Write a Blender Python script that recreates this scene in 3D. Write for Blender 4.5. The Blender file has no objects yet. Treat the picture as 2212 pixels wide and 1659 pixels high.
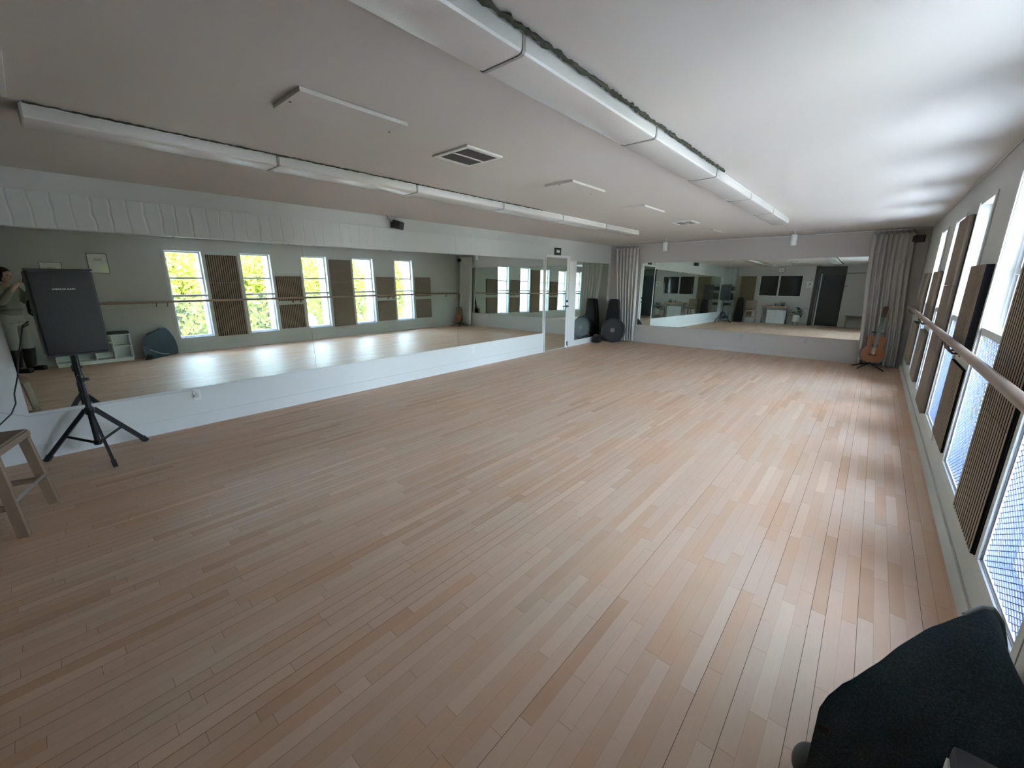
import bpy, bmesh, math, random
from mathutils import Vector, Matrix
random.seed(7)
SC = bpy.context.scene
COL = SC.collection
PI = math.pi

# ------------------------------------------------------------------ room numbers (metres)
W, L, H, B = 5.928, 10.145, 2.425, -1.1      # right wall x, far wall y, ceiling z, back wall y
CAM = Vector((5.3766, 0.0, 1.5449))

# ------------------------------------------------------------------ camera
yaw, pitch = 0.7157, -0.2478
fwd = Vector((-math.sin(yaw)*math.cos(pitch), math.cos(yaw)*math.cos(pitch), math.sin(pitch)))
rgt = Vector((math.cos(yaw), math.sin(yaw), 0.0))
upv = rgt.cross(fwd)
cd = bpy.data.cameras.new('camera'); cam = bpy.data.objects.new('camera', cd); COL.objects.link(cam)
cd.sensor_width = 36.0; cd.lens = 36.0*882.0/2212.0; cd.clip_start = 0.01; cd.clip_end = 300
m = Matrix((rgt, upv, -fwd)).transposed().to_4x4(); m.translation = CAM
cam.matrix_world = m
SC.camera = cam

# ------------------------------------------------------------------ world, sun, portals, exposure
SC.view_settings.view_transform = 'Standard'; SC.view_settings.look = 'None'
SC.view_settings.gamma = 1.0; SC.view_settings.use_curve_mapping = False
SC.view_settings.exposure = 2.86
SC.cycles.use_denoising = True
SC.cycles.max_bounces = 14; SC.cycles.diffuse_bounces = 7; SC.cycles.glossy_bounces = 8
SC.cycles.transparent_max_bounces = 16; SC.cycles.transmission_bounces = 6
SC.cycles.sample_clamp_indirect = 12.0
SC.cycles.caustics_reflective = True; SC.cycles.blur_glossy = 0.15

wd = bpy.data.worlds.new('world'); SC.world = wd; wd.use_nodes = True
nt = wd.node_tree; nt.nodes.clear()
wo = nt.nodes.new('ShaderNodeOutputWorld'); wb = nt.nodes.new('ShaderNodeBackground')
sky = nt.nodes.new('ShaderNodeTexSky'); sky.sky_type = 'NISHITA'; sky.sun_disc = False
sky.sun_elevation = math.radians(48); sky.sun_rotation = math.radians(250); sky.air_density = 1.0; sky.dust_density = 1.5
hs = nt.nodes.new('ShaderNodeHueSaturation'); hs.inputs['Saturation'].default_value = 0.72; hs.inputs['Value'].default_value = 1.0
nt.links.new(sky.outputs[0], hs.inputs['Color']); nt.links.new(hs.outputs[0], wb.inputs[0]); wb.inputs[1].default_value = 1.85
nt.links.new(wb.outputs[0], wo.inputs[0])

sd = bpy.data.lights.new('sun', 'SUN'); so = bpy.data.objects.new('sun', sd); COL.objects.link(so)
sd.energy = 8.0; sd.angle = math.radians(0.6); sd.color = (1.0, 0.94, 0.84)
sdir = Vector((math.cos(math.radians(46))*0.94, math.cos(math.radians(46))*0.34, -math.sin(math.radians(46))))
so.rotation_euler = sdir.to_track_quat('-Z', 'Y').to_euler(); so.location = (-5, -5, 12)

WIN = [1.957 + 1.3815*i for i in range(5)]; WW = 0.636; WZ0, WZ1 = 0.322, 2.160
for i, y in enumerate(WIN):                       # sky portals: guide daylight sampling only, they emit nothing
    ld = bpy.data.lights.new('sky_portal', 'AREA'); lo = bpy.data.objects.new('sky_portal', ld); COL.objects.link(lo)
    ld.shape = 'RECTANGLE'; ld.size = WW; ld.size_y = WZ1-WZ0; ld.cycles.is_portal = True
    lo.rotation_euler = Vector((-1, 0, 0)).to_track_quat('-Z', 'Z').to_euler()
    lo.location = (W+0.16, y+WW/2, (WZ0+WZ1)/2)

# ------------------------------------------------------------------ node helpers and materials
class NB:
    def __init__(s, name):
        s.m = bpy.data.materials.new(name); s.m.use_nodes = True; s.t = s.m.node_tree
        s.t.nodes.clear(); s.out = s.t.nodes.new('ShaderNodeOutputMaterial')
    def n(s, typ, **k):
        o = s.t.nodes.new(typ)
        for a, b in k.items(): setattr(o, a, b)
        return o
    def put(s, v, sock):
        if hasattr(v, 'links') or isinstance(v, bpy.types.NodeSocket): s.t.links.new(v, sock)
        else: sock.default_value = v
    def math(s, op, a, b=None, c=None):
        o = s.n('ShaderNodeMath', operation=op); s.put(a, o.inputs[0])
        if b is not None: s.put(b, o.inputs[1])
        if c is not None: s.put(c, o.inputs[2])
        return o.outputs[0]
    def mix(s, f, a, b, blend='MIX'):
        o = s.n('ShaderNodeMix', data_type='RGBA', blend_type=blend)
        s.put(f, o.inputs[0]); s.put(a, o.inputs[6]); s.put(b, o.inputs[7]); return o.outputs[2]
    def ramp(s, f, stops):
        o = s.n('ShaderNodeValToRGB'); s.put(f, o.inputs[0]); e = o.color_ramp.elements
        while len(e) < len(stops): e.new(0.5)
        for i, (p, c) in enumerate(stops): e[i].position = p; e[i].color = c if len(c) == 4 else (*c, 1)
        return o.outputs[0]
    def coord(s, which='Object'): return s.n('ShaderNodeTexCoord').outputs[which]
    def noise(s, vec, scale, detail=3, rough=0.5, scl=None):
        if scl:
            mp = s.n('ShaderNodeMapping'); s.put(vec, mp.inputs[0]); mp.inputs['Scale'].default_value = scl; vec = mp.outputs[0]
        o = s.n('ShaderNodeTexNoise'); s.put(vec, o.inputs['Vector']); o.inputs['Scale'].default_value = scale
        o.inputs['Detail'].default_value = detail; o.inputs['Roughness'].default_value = rough
        return o.outputs['Fac']
    def bump(s, h, strength=0.2, dist=0.01):
        o = s.n('ShaderNodeBump'); s.put(h, o.inputs['Height']); o.inputs['Strength'].default_value = strength
        o.inputs['Distance'].default_value = dist; return o.outputs[0]
    def pbr(s, color, rough=0.5, metal=0.0, normal=None, **k):
        o = s.n('ShaderNodeBsdfPrincipled')
        s.put(color if not isinstance(color, tuple) else (*color[:3], 1), o.inputs['Base Color']); s.put(rough, o.inputs['Roughness'])
        o.inputs['Metallic'].default_value = metal
        if normal is not None: s.put(normal, o.inputs['Normal'])
        for a, b in k.items(): o.inputs[a.replace('_', ' ')].default_value = b
        s.t.links.new(o.outputs[0], s.out.inputs[0]); return o

def simple(name, color, rough=0.5, metal=0.0, nscale=40, var=0.06, bump=0.05, **k):
    b = NB(name); c = b.coord(); f = b.noise(c, nscale, 4)
    lo = tuple(x*(1-var) for x in color); hi = tuple(min(1, x*(1+var)) for x in color)
    b.pbr(b.mix(f, (*lo, 1), (*hi, 1)), rough, metal, b.bump(f, bump, 0.004), **k); return b.m

def wood(name, c1, c2, rough=0.45, scl=(3, 3, 30)):
    b = NB(name); c = b.coord(); f = b.noise(c, 6, 6, 0.6, scl)
    g = b.noise(c, 60, 2, 0.5, scl)
    b.pbr(b.mix(b.math('MULTIPLY_ADD', g, 0.3, b.math('MULTIPLY', f, 0.75)), (*c1, 1), (*c2, 1)), rough, 0, b.bump(f, 0.1, 0.002)); return b.m

def fabric(name, color, scale=700, var=0.25, rough=0.95, bump=0.3):
    b = NB(name); c = b.coord(); f = b.noise(c, scale, 2); g = b.noise(c, 7, 3)
    lo = tuple(x*(1-var) for x in color); hi = tuple(min(1, x*(1+var)) for x in color)
    k = b.math('MULTIPLY_ADD', g, 0.4, b.math('MULTIPLY', f, 0.6))
    b.pbr(b.mix(k, (*lo, 1), (*hi, 1)), rough, 0, b.bump(f, bump, 0.002), Specular_IOR_Level=0.15); return b.m

M = {}
def wallmat(name, color, scale=3.0, rough=0.62, bump=0.06):
    b = NB(name); c = b.coord(); f = b.noise(c, scale, 5, 0.55); g = b.noise(c, 140, 2)
    lo = tuple(x*0.965 for x in color)
    b.pbr(b.mix(f, (*lo, 1), (*color, 1)), rough, 0, b.bump(b.math('MULTIPLY_ADD', g, 0.25, f), bump, 0.006), Specular_IOR_Level=0.22); return b.m
M['wall'] = wallmat('wall_paint', (0.535, 0.505, 0.475))
M['wallR'] = wallmat('right_wall_shaded_paint', (0.46, 0.455, 0.435))  # backlit shade of the window side put into this and the trim colour
M['wall2'] = wallmat('wall_trim_paint', (0.47, 0.465, 0.445), 8, 0.5, 0.03)
M['wallL'] = wallmat('left_wall_paint', (0.53, 0.545, 0.54))
M['trim'] = wallmat('trim_paint', (0.68, 0.685, 0.69), 8, 0.45, 0.03)
M['outer'] = wallmat('outer_render', (0.84, 0.85, 0.87), 6, 0.8, 0.1)
def ceilmat():
    b = NB('ceiling_paint'); c = b.coord(); f = b.noise(c, 1.1, 5, 0.6); g = b.noise(c, 90, 3)
    s = b.noise(c, 3.0, 3, 0.7, (1.0, 0.25, 1.0))
    sc = b.ramp(s, [(0.62, (0, 0, 0)), (0.68, (1, 1, 1))])
    col = b.mix(f, (0.60, 0.567, 0.54, 1), (0.64, 0.607, 0.58, 1))
    h = b.math('ADD', b.math('MULTIPLY', g, 0.3), b.math('MULTIPLY', sc, 0.15))
    b.pbr(col, 0.7, 0, b.bump(h, 0.1, 0.006)); return b.m
M['ceiling'] = ceilmat()
def bandmat():   # board above the mirror: bump of short upright ripples
    b = NB('rippled_board'); c = b.coord(); sp = b.n('ShaderNodeSeparateXYZ'); b.put(c, sp.inputs[0])
    wv = b.n('ShaderNodeTexWave', wave_type='BANDS', bands_direction='Y'); b.put(c, wv.inputs[0])
    wv.inputs['Scale'].default_value = 2.6; wv.inputs['Distortion'].default_value = 2.2; wv.inputs['Detail'].default_value = 2
    wv.inputs['Detail Scale'].default_value = 1.2
    k = b.noise(c, 2.0, 2, 0.5, (1, 0.8, 3)); line = b.ramp(wv.outputs['Fac'], [(0.0, (0, 0, 0)), (0.10, (1, 1, 1))])
    end = b.ramp(sp.outputs[1], [(0.0, (0, 0, 0)), (1.0, (1, 1, 1))])
    # ripples die out towards the far end (y > 3.2)
    fade = b.math('LESS_THAN', sp.outputs[1], 3.3)
    h = b.math('MULTIPLY', line, fade)
    b.pbr(b.mix(b.noise(c, 3, 4), (0.51, 0.53, 0.525, 1), (0.545, 0.565, 0.56, 1)), 0.5, 0, b.bump(h, 0.55, 0.007)); return b.m
M['band'] = bandmat()
def floormat():
    b = NB('maple_floor'); c = b.coord(); sp = b.n('ShaderNodeSeparateXYZ'); b.put(c, sp.inputs[0])
    x, y = sp.outputs[0], sp.outputs[1]
    u = b.math('DIVIDE', x, 0.0573); row = b.math('FLOOR', u); fx = b.math('FRACT', u)
    w1 = b.n('ShaderNodeTexWhiteNoise', noise_dimensions='1D'); b.put(row, w1.inputs['W'])
    ln = b.math('MULTIPLY_ADD', w1.outputs['Value'], 0.5, 0.45)
    v = b.math('ADD', b.math('DIVIDE', y, ln), b.math('MULTIPLY', w1.outputs['Value'], 37.0))
    idx = b.math('FLOOR', v); fy = b.math('FRACT', v)
    cmb = b.n('ShaderNodeCombineXYZ'); b.put(row, cmb.inputs[0]); b.put(idx, cmb.inputs[1])
    w2 = b.n('ShaderNodeTexWhiteNoise', noise_dimensions='2D'); b.put(cmb.outputs[0], w2.inputs['Vector'])
    pid = w2.outputs['Value']
    base = b.ramp(pid, [(0.0, (0.55, 0.345, 0.225)), (0.05, (0.63, 0.405, 0.27)), (0.5, (0.655, 0.470, 0.355)), (0.9, (0.695, 0.503, 0.382)), (1.0, (0.75, 0.56, 0.42))])
    # wear: paler grey-green and pinker patches
    big = b.noise(c, 0.9, 3, 0.6); base = b.mix(b.ramp(big, [(0.42, (0, 0, 0)), (0.62, (1, 1, 1))]), base, b.mix(0.30, base, (0.76, 0.42, 0.25, 1)))
    big2 = b.noise(c, 1.7, 3, 0.6, (1.4, 0.5, 1)); base = b.mix(b.ramp(big2, [(0.5, (0, 0, 0)), (0.66, (0.35, 0.35, 0.35))]), base, (0.66, 0.56, 0.42, 1))
    mp = b.n('ShaderNodeMapping'); b.put(c, mp.inputs[0]); mp.inputs['Scale'].default_value = (14, 1.2, 1)
    sh = b.n('ShaderNodeVectorMath', operation='ADD'); b.put(mp.outputs[0], sh.inputs[0]); b.put(w2.outputs['Color'], sh.inputs[1])
    gr = b.noise(sh.outputs[0], 9, 5, 0.65)
    base = b.mix(b.math('MULTIPLY', gr, 0.26), base, (0.42, 0.27, 0.18, 1))
    scr = b.noise(c, 16, 4, 0.75, (0.6, 1.6, 1)); base = b.mix(b.ramp(scr, [(0.62, (0, 0, 0)), (0.72, (0.22, 0.22, 0.22))]), base, (0.30, 0.22, 0.17, 1))
    # seams; each row has its own darkness
    rn = b.n('ShaderNodeTexWhiteNoise', noise_dimensions='1D'); b.put(b.math('ADD', row, 91.3), rn.inputs['W'])
    rs = b.ramp(rn.outputs['Value'], [(0.45, (0.22, 0.22, 0.22)), (0.9, (1, 1, 1))])
    seam = b.math('MULTIPLY', b.math('LESS_THAN', fx, 0.036), rs)
    edist = b.math('MULTIPLY', fy, ln)
    es = b.math('MULTIPLY', b.math('LESS_THAN', edist, 0.0016), 0.7)
    sm = b.math('MAXIMUM', seam, es)
    col = b.mix(b.math('MULTIPLY', sm, 0.95), base, (0.09, 0.06, 0.045, 1))
    cup = b.math('SINE', b.math('MULTIPLY', fx, PI))
    tilt = b.math('MULTIPLY', b.math('SUBTRACT', pid, 0.5), fx)
    rip = b.noise(c, 3.2, 3, 0.5, (1.0, 1.0, 1))
    h = b.math('ADD', b.math('ADD', b.math('MULTIPLY', cup, 0.28), b.math('MULTIPLY', tilt, 0.5)),
               b.math('ADD', b.math('MULTIPLY', sm, -0.5), b.math('MULTIPLY', rip, 2.2)))
    rough = b.math('MULTIPLY_ADD', b.noise(c, 5, 4), 0.14, 0.40)
    b.pbr(col, rough, 0, b.bump(h, 0.35, 0.0016), Specular_IOR_Level=0.16); return b.m
M['floor'] = floormat()
def mirrormat():
    b = NB('mirror_silver'); g = b.n('ShaderNodeBsdfGlossy'); g.inputs['Color'].default_value = (0.80, 0.875, 0.83, 1); g.inputs['Roughness'].default_value = 0.0
    c = b.coord(); f = b.noise(c, 1.2, 1)
    b.put(b.bump(f, 0.04, 0.004), g.inputs['Normal']); b.t.links.new(g.outputs[0], b.out.inputs[0]); return b.m
M['mirror'] = mirrormat()
def glassmat():
    b = NB('window_glass'); t = b.n('ShaderNodeBsdfTransparent'); t.inputs[0].default_value = (0.93, 0.96, 0.94, 1)
    g = b.n('ShaderNodeBsdfGlossy'); g.inputs['Roughness'].default_value = 0.0; fr = b.n('ShaderNodeFresnel'); fr.inputs[0].default_value = 1.45
    geo = b.n('ShaderNodeNewGeometry'); fac = b.math('MULTIPLY', fr.outputs[0], b.math('SUBTRACT', 1.0, geo.outputs['Backfacing']))
    mx = b.n('ShaderNodeMixShader'); b.put(fac, mx.inputs[0]); b.put(t.outputs[0], mx.inputs[1]); b.put(g.outputs[0], mx.inputs[2])
    b.t.links.new(mx.outputs[0], b.out.inputs[0]); return b.m
M['glass'] = glassmat()
M['white'] = simple('white_enamel', (0.76, 0.76, 0.75), 0.35)
M['offwhite'] = simple('off_white_plastic', (0.68, 0.66, 0.62), 0.4)
M['lens'] = simple('acrylic_lens', (0.70, 0.68, 0.66), 0.22, bump=0.15, nscale=220, Specular_IOR_Level=0.7)
M['endcap'] = simple('fixture_end_cap', (0.36, 0.34, 0.33), 0.45)  # darker than the covers: joint shadow put into the end cap colour
M['ventdark'] = simple('vent_shadow_metal', (0.12, 0.12, 0.12), 0.6)
M['ventgrey'] = simple('vent_louvre', (0.32, 0.32, 0.32), 0.5)
M['black'] = simple('black_plastic', (0.022, 0.023, 0.025), 0.5, nscale=300, var=0.3, bump=0.2)
M['blackm'] = simple('black_metal', (0.03, 0.032, 0.038), 0.38, 0.3)
def carpetm():
    b = NB('black_speckled_carpet'); c = b.coord(); f = b.noise(c, 900, 3, 0.8)
    b.pbr(b.ramp(f, [(0.45, (0.012, 0.012, 0.013)), (0.62, (0.03, 0.03, 0.031)), (0.72, (0.10, 0.10, 0.10))]), 0.9, 0, b.bump(f, 0.6, 0.002)); return b.m
M['carpet'] = carpetm()
def grille():
    b = NB('speaker_grille'); c = b.coord(); v = b.n('ShaderNodeTexVoronoi', feature='F1'); b.put(c, v.inputs['Vector']); v.inputs['Scale'].default_value = 260
    b.pbr(b.ramp(v.outputs['Distance'], [(0.2, (0.008, 0.008, 0.009)), (0.5, (0.024, 0.027, 0.028))]), 0.5, 0.2, b.bump(v.outputs['Distance'], 0.4, 0.002)); return b.m
M['grille'] = grille()
M['steel'] = simple('brushed_steel', (0.62, 0.61, 0.60), 0.28, 1.0)
M['screen'] = simple('blue_grey_screen_paint', (0.20, 0.24, 0.40), 0.45)
M['sash'] = simple('sash_paint', (0.52, 0.53, 0.53), 0.5)
M['slat'] = wood('walnut_slat', (0.17, 0.125, 0.09), (0.27, 0.205, 0.155), 0.7, (6, 6, 1.0))
M['felt'] = fabric('black_felt', (0.018, 0.019, 0.022))
M['feltpanel'] = fabric('brown_felt_panel', (0.19, 0.152, 0.122))
M['khaki'] = fabric('khaki_felt_panel', (0.17, 0.145, 0.09))
M['barre'] = wood('barre_wood', (0.21, 0.145, 0.11), (0.35, 0.26, 0.21), 0.38, (8, 0.6, 8))
M['bronze'] = simple('dark_bronze', (0.16, 0.115, 0.08), 0.4, 0.7)
M['curtain'] = fabric('grey_curtain_cloth', (0.52, 0.50, 0.48), 500, 0.10, 0.9, 0.1)
M['stoolwood'] = wood('stool_wood', (0.20, 0.135, 0.09), (0.33, 0.24, 0.165), 0.45, (8, 8, 1))
M['stoolfab'] = fabric('beige_upholstery', (0.25, 0.195, 0.155))
M['gtop'] = wood('guitar_spruce', (0.30, 0.115, 0.05), (0.38, 0.16, 0.075), 0.28, (20, 20, 1))
M['gside'] = wood('guitar_rosewood', (0.05, 0.025, 0.02), (0.10, 0.05, 0.035), 0.3)
M['gdark'] = simple('ebony', (0.03, 0.02, 0.018), 0.35)
M['nylon'] = fabric('black_nylon', (0.02, 0.02, 0.021), 900, 0.3, 0.7)
M['drumhead'] = simple('black_drum_head', (0.03, 0.03, 0.031), 0.38)
M['grey'] = simple('grey_paint', (0.20, 0.195, 0.19), 0.5)
M['chrome'] = simple('chrome', (0.6, 0.6, 0.6), 0.12, 1.0)
M['alcove'] = wallmat('shaded_alcove_paint', (0.16, 0.155, 0.15))  # the shade inside the alcove is put into this dark colour
M['charcoal'] = simple('charcoal_door_paint', (0.028, 0.029, 0.031), 0.45)
M['tan'] = wood('tan_wood', (0.34, 0.27, 0.19), (0.44, 0.36, 0.26), 0.5)
M['slab'] = wood('live_edge_slab', (0.36, 0.19, 0.09), (0.62, 0.42, 0.25), 0.35, (1, 6, 6))
M['cab'] = simple('grey_green_cabinet_paint', (0.42, 0.45, 0.43), 0.4)
M['leaf'] = simple('dark_leaf', (0.03, 0.07, 0.025), 0.4, nscale=20, var=0.4)
M['pot'] = simple('white_pot', (0.62, 0.60, 0.55), 0.5)
M['blue'] = fabric('slate_blue_fabric', (0.085, 0.14, 0.18), 600, 0.12)
def bagm():
    b = NB('black_speckled_fabric'); c = b.coord(); f = b.noise(c, 160, 3, 0.8)
    b.pbr(b.ramp(f, [(0.40, (0.030, 0.045, 0.058)), (0.60, (0.060, 0.090, 0.112)), (0.75, (0.12, 0.14, 0.155))]), 0.95, 0, b.bump(f, 0.5, 0.003)); return b.m
M['bag'] = bagm()
M['bagtrim'] = fabric('pale_piping', (0.40, 0.42, 0.44), 600, 0.12)
M['paper'] = simple('paper', (0.72, 0.71, 0.66), 0.7)
M['ink'] = simple('ink', (0.03, 0.03, 0.03), 0.7)
M['darkglass'] = simple('dark_room_glass', (0.030, 0.032, 0.030), 0.03, bump=0.0, Specular_IOR_Level=0.6)
M['cable'] = simple('white_cable', (0.55, 0.55, 0.56), 0.5)
M['textw'] = simple('white_lettering', (0.75, 0.77, 0.76), 0.5)
M['dust'] = fabric('dark_fuzz', (0.07, 0.075, 0.055), 120, 0.5)
M['bark'] = wood('bark', (0.10, 0.075, 0.055), (0.22, 0.18, 0.14), 0.9)
def leafm(name, c1, c2):
    b = NB(name); r = b.n('ShaderNodeTexWhiteNoise', noise_dimensions='3D')
    g = b.n('ShaderNodeNewGeometry'); b.put(g.outputs['Random Per Island'], r.inputs['Vector'])
    col = b.mix(r.outputs['Value'], (*c1, 1), (*c2, 1))
    d = b.n('ShaderNodeBsdfDiffuse'); t = b.n('ShaderNodeBsdfTranslucent'); b.put(col, d.inputs[0]); b.put(col, t.inputs[0])
    mx = b.n('ShaderNodeMixShader'); mx.inputs[0].default_value = 0.45; b.put(d.outputs[0], mx.inputs[1]); b.put(t.outputs[0], mx.inputs[2])
    b.t.links.new(mx.outputs[0], b.out.inputs[0]); return b.m
M['foliage'] = leafm('sunlit_foliage', (0.10, 0.135, 0.018), (0.26, 0.27, 0.055))
def groundm():
    b = NB('pale_pavement'); c = b.coord(); f = b.noise(c, 0.4, 5); b.pbr(b.mix(f, (0.40, 0.40, 0.38, 1), (0.55, 0.54, 0.51, 1)), 0.9); return b.m
M['ground'] = groundm()
M['hedge'] = leafm('hedge_leaf', (0.30, 0.42, 0.06), (0.58, 0.66, 0.16))
M['hair'] = fabric('dark_brown_hair', (0.045, 0.033, 0.026), 300, 0.4, 0.6)
M['skin'] = simple('skin', (0.50, 0.33, 0.25), 0.5)
M['shirt'] = fabric('olive_grey_cloth', (0.24, 0.235, 0.205))
M['jeans'] = fabric('pale_grey_cloth', (0.33, 0.345, 0.32))
M['redprint'] = simple('red_print', (0.55, 0.16, 0.12), 0.6)
M['facade'] = wallmat('far_house_render', (0.82, 0.80, 0.78))
M['redroof'] = simple('red_roof', (0.55, 0.18, 0.15), 0.7)
M['car'] = simple('white_car_paint', (0.8, 0.8, 0.82), 0.2)

# ------------------------------------------------------------------ mesh helpers
class MB:
    def __init__(s): s.b = bmesh.new()
    def box(s, x0, x1, y0, y1, z0, z1, bev=0.0, mat=None):
        x0, x1 = min(x0, x1), max(x0, x1); y0, y1 = min(y0, y1), max(y0, y1); z0, z1 = min(z0, z1), max(z0, z1)
        r = bmesh.ops.create_cube(s.b, size=1.0); vs = r['verts']
        for v in vs:
            v.co = Vector(((x0+x1)/2+v.co.x*(x1-x0), (y0+y1)/2+v.co.y*(y1-y0), (z0+z1)/2+v.co.z*(z1-z0)))
            if mat is not None: v.co = mat @ v.co
        if bev > 0:
            es = list({e for v in vs for e in v.link_edges}); bmesh.ops.bevel(s.b, geom=es, offset=bev, segments=2, affect='EDGES', profile=0.6)
        return s
    def bar(s, p0, p1, w, d=None, bev=0.0, up=(0, 0, 1)):
        p0, p1 = Vector(p0), Vector(p1); d = d or w; z = (p1-p0); ln = z.length; z.normalize(); u = Vector(up)
        if abs(z.dot(u)) > 0.98: u = Vector((0, 1, 0))
        x = u.cross(z).normalized(); y = z.cross(x)
        mt = Matrix((x, y, z)).transposed().to_4x4(); mt.translation = p0
        return s.box(-w/2, w/2, -d/2, d/2, 0, ln, bev, mt)
    def tube(s, pts, r, n=10, cap=True):
        pts = [Vector(p) for p in pts]; rr = r if isinstance(r, (list, tuple)) else [r]*len(pts)
        rings = []; prev = None
        for i, p in enumerate(pts):
            t = (pts[min(i+1, len(pts)-1)]-pts[max(i-1, 0)]).normalized()
            if prev is None:
                a = Vector((0, 0, 1)) if abs(t.z) < 0.9 else Vector((1, 0, 0)); x = a.cross(t).normalized()
            else:
                x = (prev - t*prev.dot(t)).normalized()
            prev = x; y = t.cross(x)
            rings.append([s.b.verts.new(p+(x*math.cos(2*PI*k/n)+y*math.sin(2*PI*k/n))*rr[i]) for k in range(n)])
        for a, b in zip(rings, rings[1:]):
            for k in range(n): s.b.faces.new((a[k], a[(k+1) % n], b[(k+1) % n], b[k]))
        if cap:
            s.b.faces.new(rings[0][::-1]); s.b.faces.new(rings[-1])
        return s
    def lathe(s, c, prof, n=24, axis='z', mat=None):
        rings = []; c = Vector(c)
        for r, h in prof:
            ring = []
            for k in range(n):
                a = 2*PI*k/n; q = Vector((r*math.cos(a), r*math.sin(a), h))
                if axis == 'x': q = Vector((q.z, q.x, q.y))
                if axis == 'y': q = Vector((q.x, q.z, q.y))
                q = q+c
                if mat is not None: q = mat @ q
                ring.append(s.b.verts.new(q))
            rings.append(ring)
        for a, b in zip(rings, rings[1:]):
            for k in range(n): s.b.faces.new((a[k], a[(k+1) % n], b[(k+1) % n], b[k]))
        s.b.faces.new(rings[0][::-1]); s.b.faces.new(rings[-1]); return s
    def prism(s, poly, a0, a1, axis='x', mat=None):
        def P(u, v, a):
            q = Vector((a, u, v)) if axis == 'x' else (Vector((u, a, v)) if axis == 'y' else Vector((u, v, a)))
            return mat @ q if mat is not None else q
        A = [s.b.verts.new(P(u, v, a0)) for u, v in poly]; Bv = [s.b.verts.new(P(u, v, a1)) for u, v in poly]
        n = len(poly)
        for k in range(n): s.b.faces.new((A[k], A[(k+1) % n], Bv[(k+1) % n], Bv[k]))
        s.b.faces.new(A[::-1]); s.b.faces.new(Bv); return s
    def ball(s, c, r, sc=(1, 1, 1), n=12):
        q = bmesh.ops.create_uvsphere(s.b, u_segments=n*2, v_segments=n, radius=1.0)
        for v in q['verts']: v.co = Vector((c[0]+v.co.x*r*sc[0], c[1]+v.co.y*r*sc[1], c[2]+v.co.z*r*sc[2]))
        return s
    def build(s, name, mat, parent=None, smooth=False, auto=None):
        bmesh.ops.recalc_face_normals(s.b, faces=s.b.faces)
        me = bpy.data.meshes.new(name); s.b.to_mesh(me); s.b.free()
        mats = mat if isinstance(mat, list) else [mat]
        for q in mats: me.materials.append(q)
        if smooth or auto:
            for p in me.polygons: p.use_smooth = True
            if auto or smooth: me.set_sharp_from_angle(angle=math.radians(auto or 35))
        o = bpy.data.objects.new(name, me); COL.objects.link(o)
        if parent is not None: o.parent = parent
        return o

def thing(name, label, cat, loc=(0, 0, 0), rz=0.0, group=None):
    o = bpy.data.objects.new(name, None); COL.objects.link(o); o.location = loc; o.rotation_euler = (0, 0, rz)
    o.empty_display_size = 0.1
    return tag(o, label, cat, group)
def tag(o, label, cat, group=None):
    o['label'] = label; o['category'] = cat
    if group: o['group'] = group
    return o
def struct(o): o['kind'] = 'structure'; return o
def sempty(name, loc=(0, 0, 0)):
    o = bpy.data.objects.new(name, None); COL.objects.link(o); o.location = loc; return struct(o)
def copy_tree(o, parent=None):
    c = o.copy(); COL.objects.link(c)
    if parent is not None: c.parent = parent
    for ch in list(o.children): copy_tree(ch, c)
    return c

# ================================================================== SETTING
T = 0.30
struct(MB().box(-T, W+0.02, B-1.2, L+T, -0.25, 0).build('floor', M['floor']))
struct(MB().box(-T, W+0.52, B-1.5, L+T, H, H+0.3).build('ceiling', M['ceiling']))
struct(MB().box(-T, 0, B-1.5, L+T, -3.5, H).build('wall_left', M['wallL']))
struct(MB().box(0, W+0.5, L, L+T, -3.5, H).build('wall_far', M['wall']))
# back wall with the alcove opening x 3.50-4.37
wbk = MB(); wbk.box(0, 3.50, B-0.15, B, 0, H); wbk.box(4.37, W, B-0.15, B, 0, H)
struct(wbk.build('wall_back', M['wall']))
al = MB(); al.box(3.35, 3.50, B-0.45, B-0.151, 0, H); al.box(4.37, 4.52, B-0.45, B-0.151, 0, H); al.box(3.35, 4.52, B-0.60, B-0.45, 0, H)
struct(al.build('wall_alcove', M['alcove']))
struct(MB().box(3.36, 3.499, B, B+0.012, 0, H).build('trim_1', M['charcoal']))  # flat dark strip drawn for the shaded side wall of the alcove
# right wall: inner leaf and thick outer piers between five openings
wr = MB(); ys = [B-0.6] + [v for y in WIN for v in (y, y+WW)] + [L]
for a, b2 in zip(ys[0::2], ys[1::2]): wr.box(W, W+0.07, a, b2, 0, H)
for y in WIN: wr.box(W, W+0.07, y, y+WW, 0, WZ0); wr.box(W, W+0.07, y, y+WW, WZ1, H)
struct(wr.build('wall_right', M['wallR']))
wp = MB()
for a, b2 in zip(ys[0::2], ys[1::2]): wp.box(W+0.0702, W+0.52, a+0.0, b2-0.0, -3.5, H-0.002)
for y in WIN: wp.box(W+0.0702, W+0.52, y+.0005, y+WW-.0005, -3.5, WZ0); wp.box(W+0.0702, W+0.52, y+.0005, y+WW-.0005, WZ1, H-0.002)
struct(wp.build('wall_outer', M['outer']))
# baseboards
struct(MB().box(0.0002, 0.012, -1.1, 7.235, 0, 0.138, 0.002).build('baseboard_left', M['trim']))
struct(MB().box(0.0, W, L-0.012, L, 0, 0.10, 0.002).build('baseboard_far', M['wall']))
struct(MB().box(W-0.012, W, -1.1, L, 0, 0.118, 0.002).build('baseboard_right', M['wall2']))
struct(MB().box(0, 3.36, B, B+0.012, 0, 0.10, 0.002).build('baseboard_back', M['wall2']))
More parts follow.
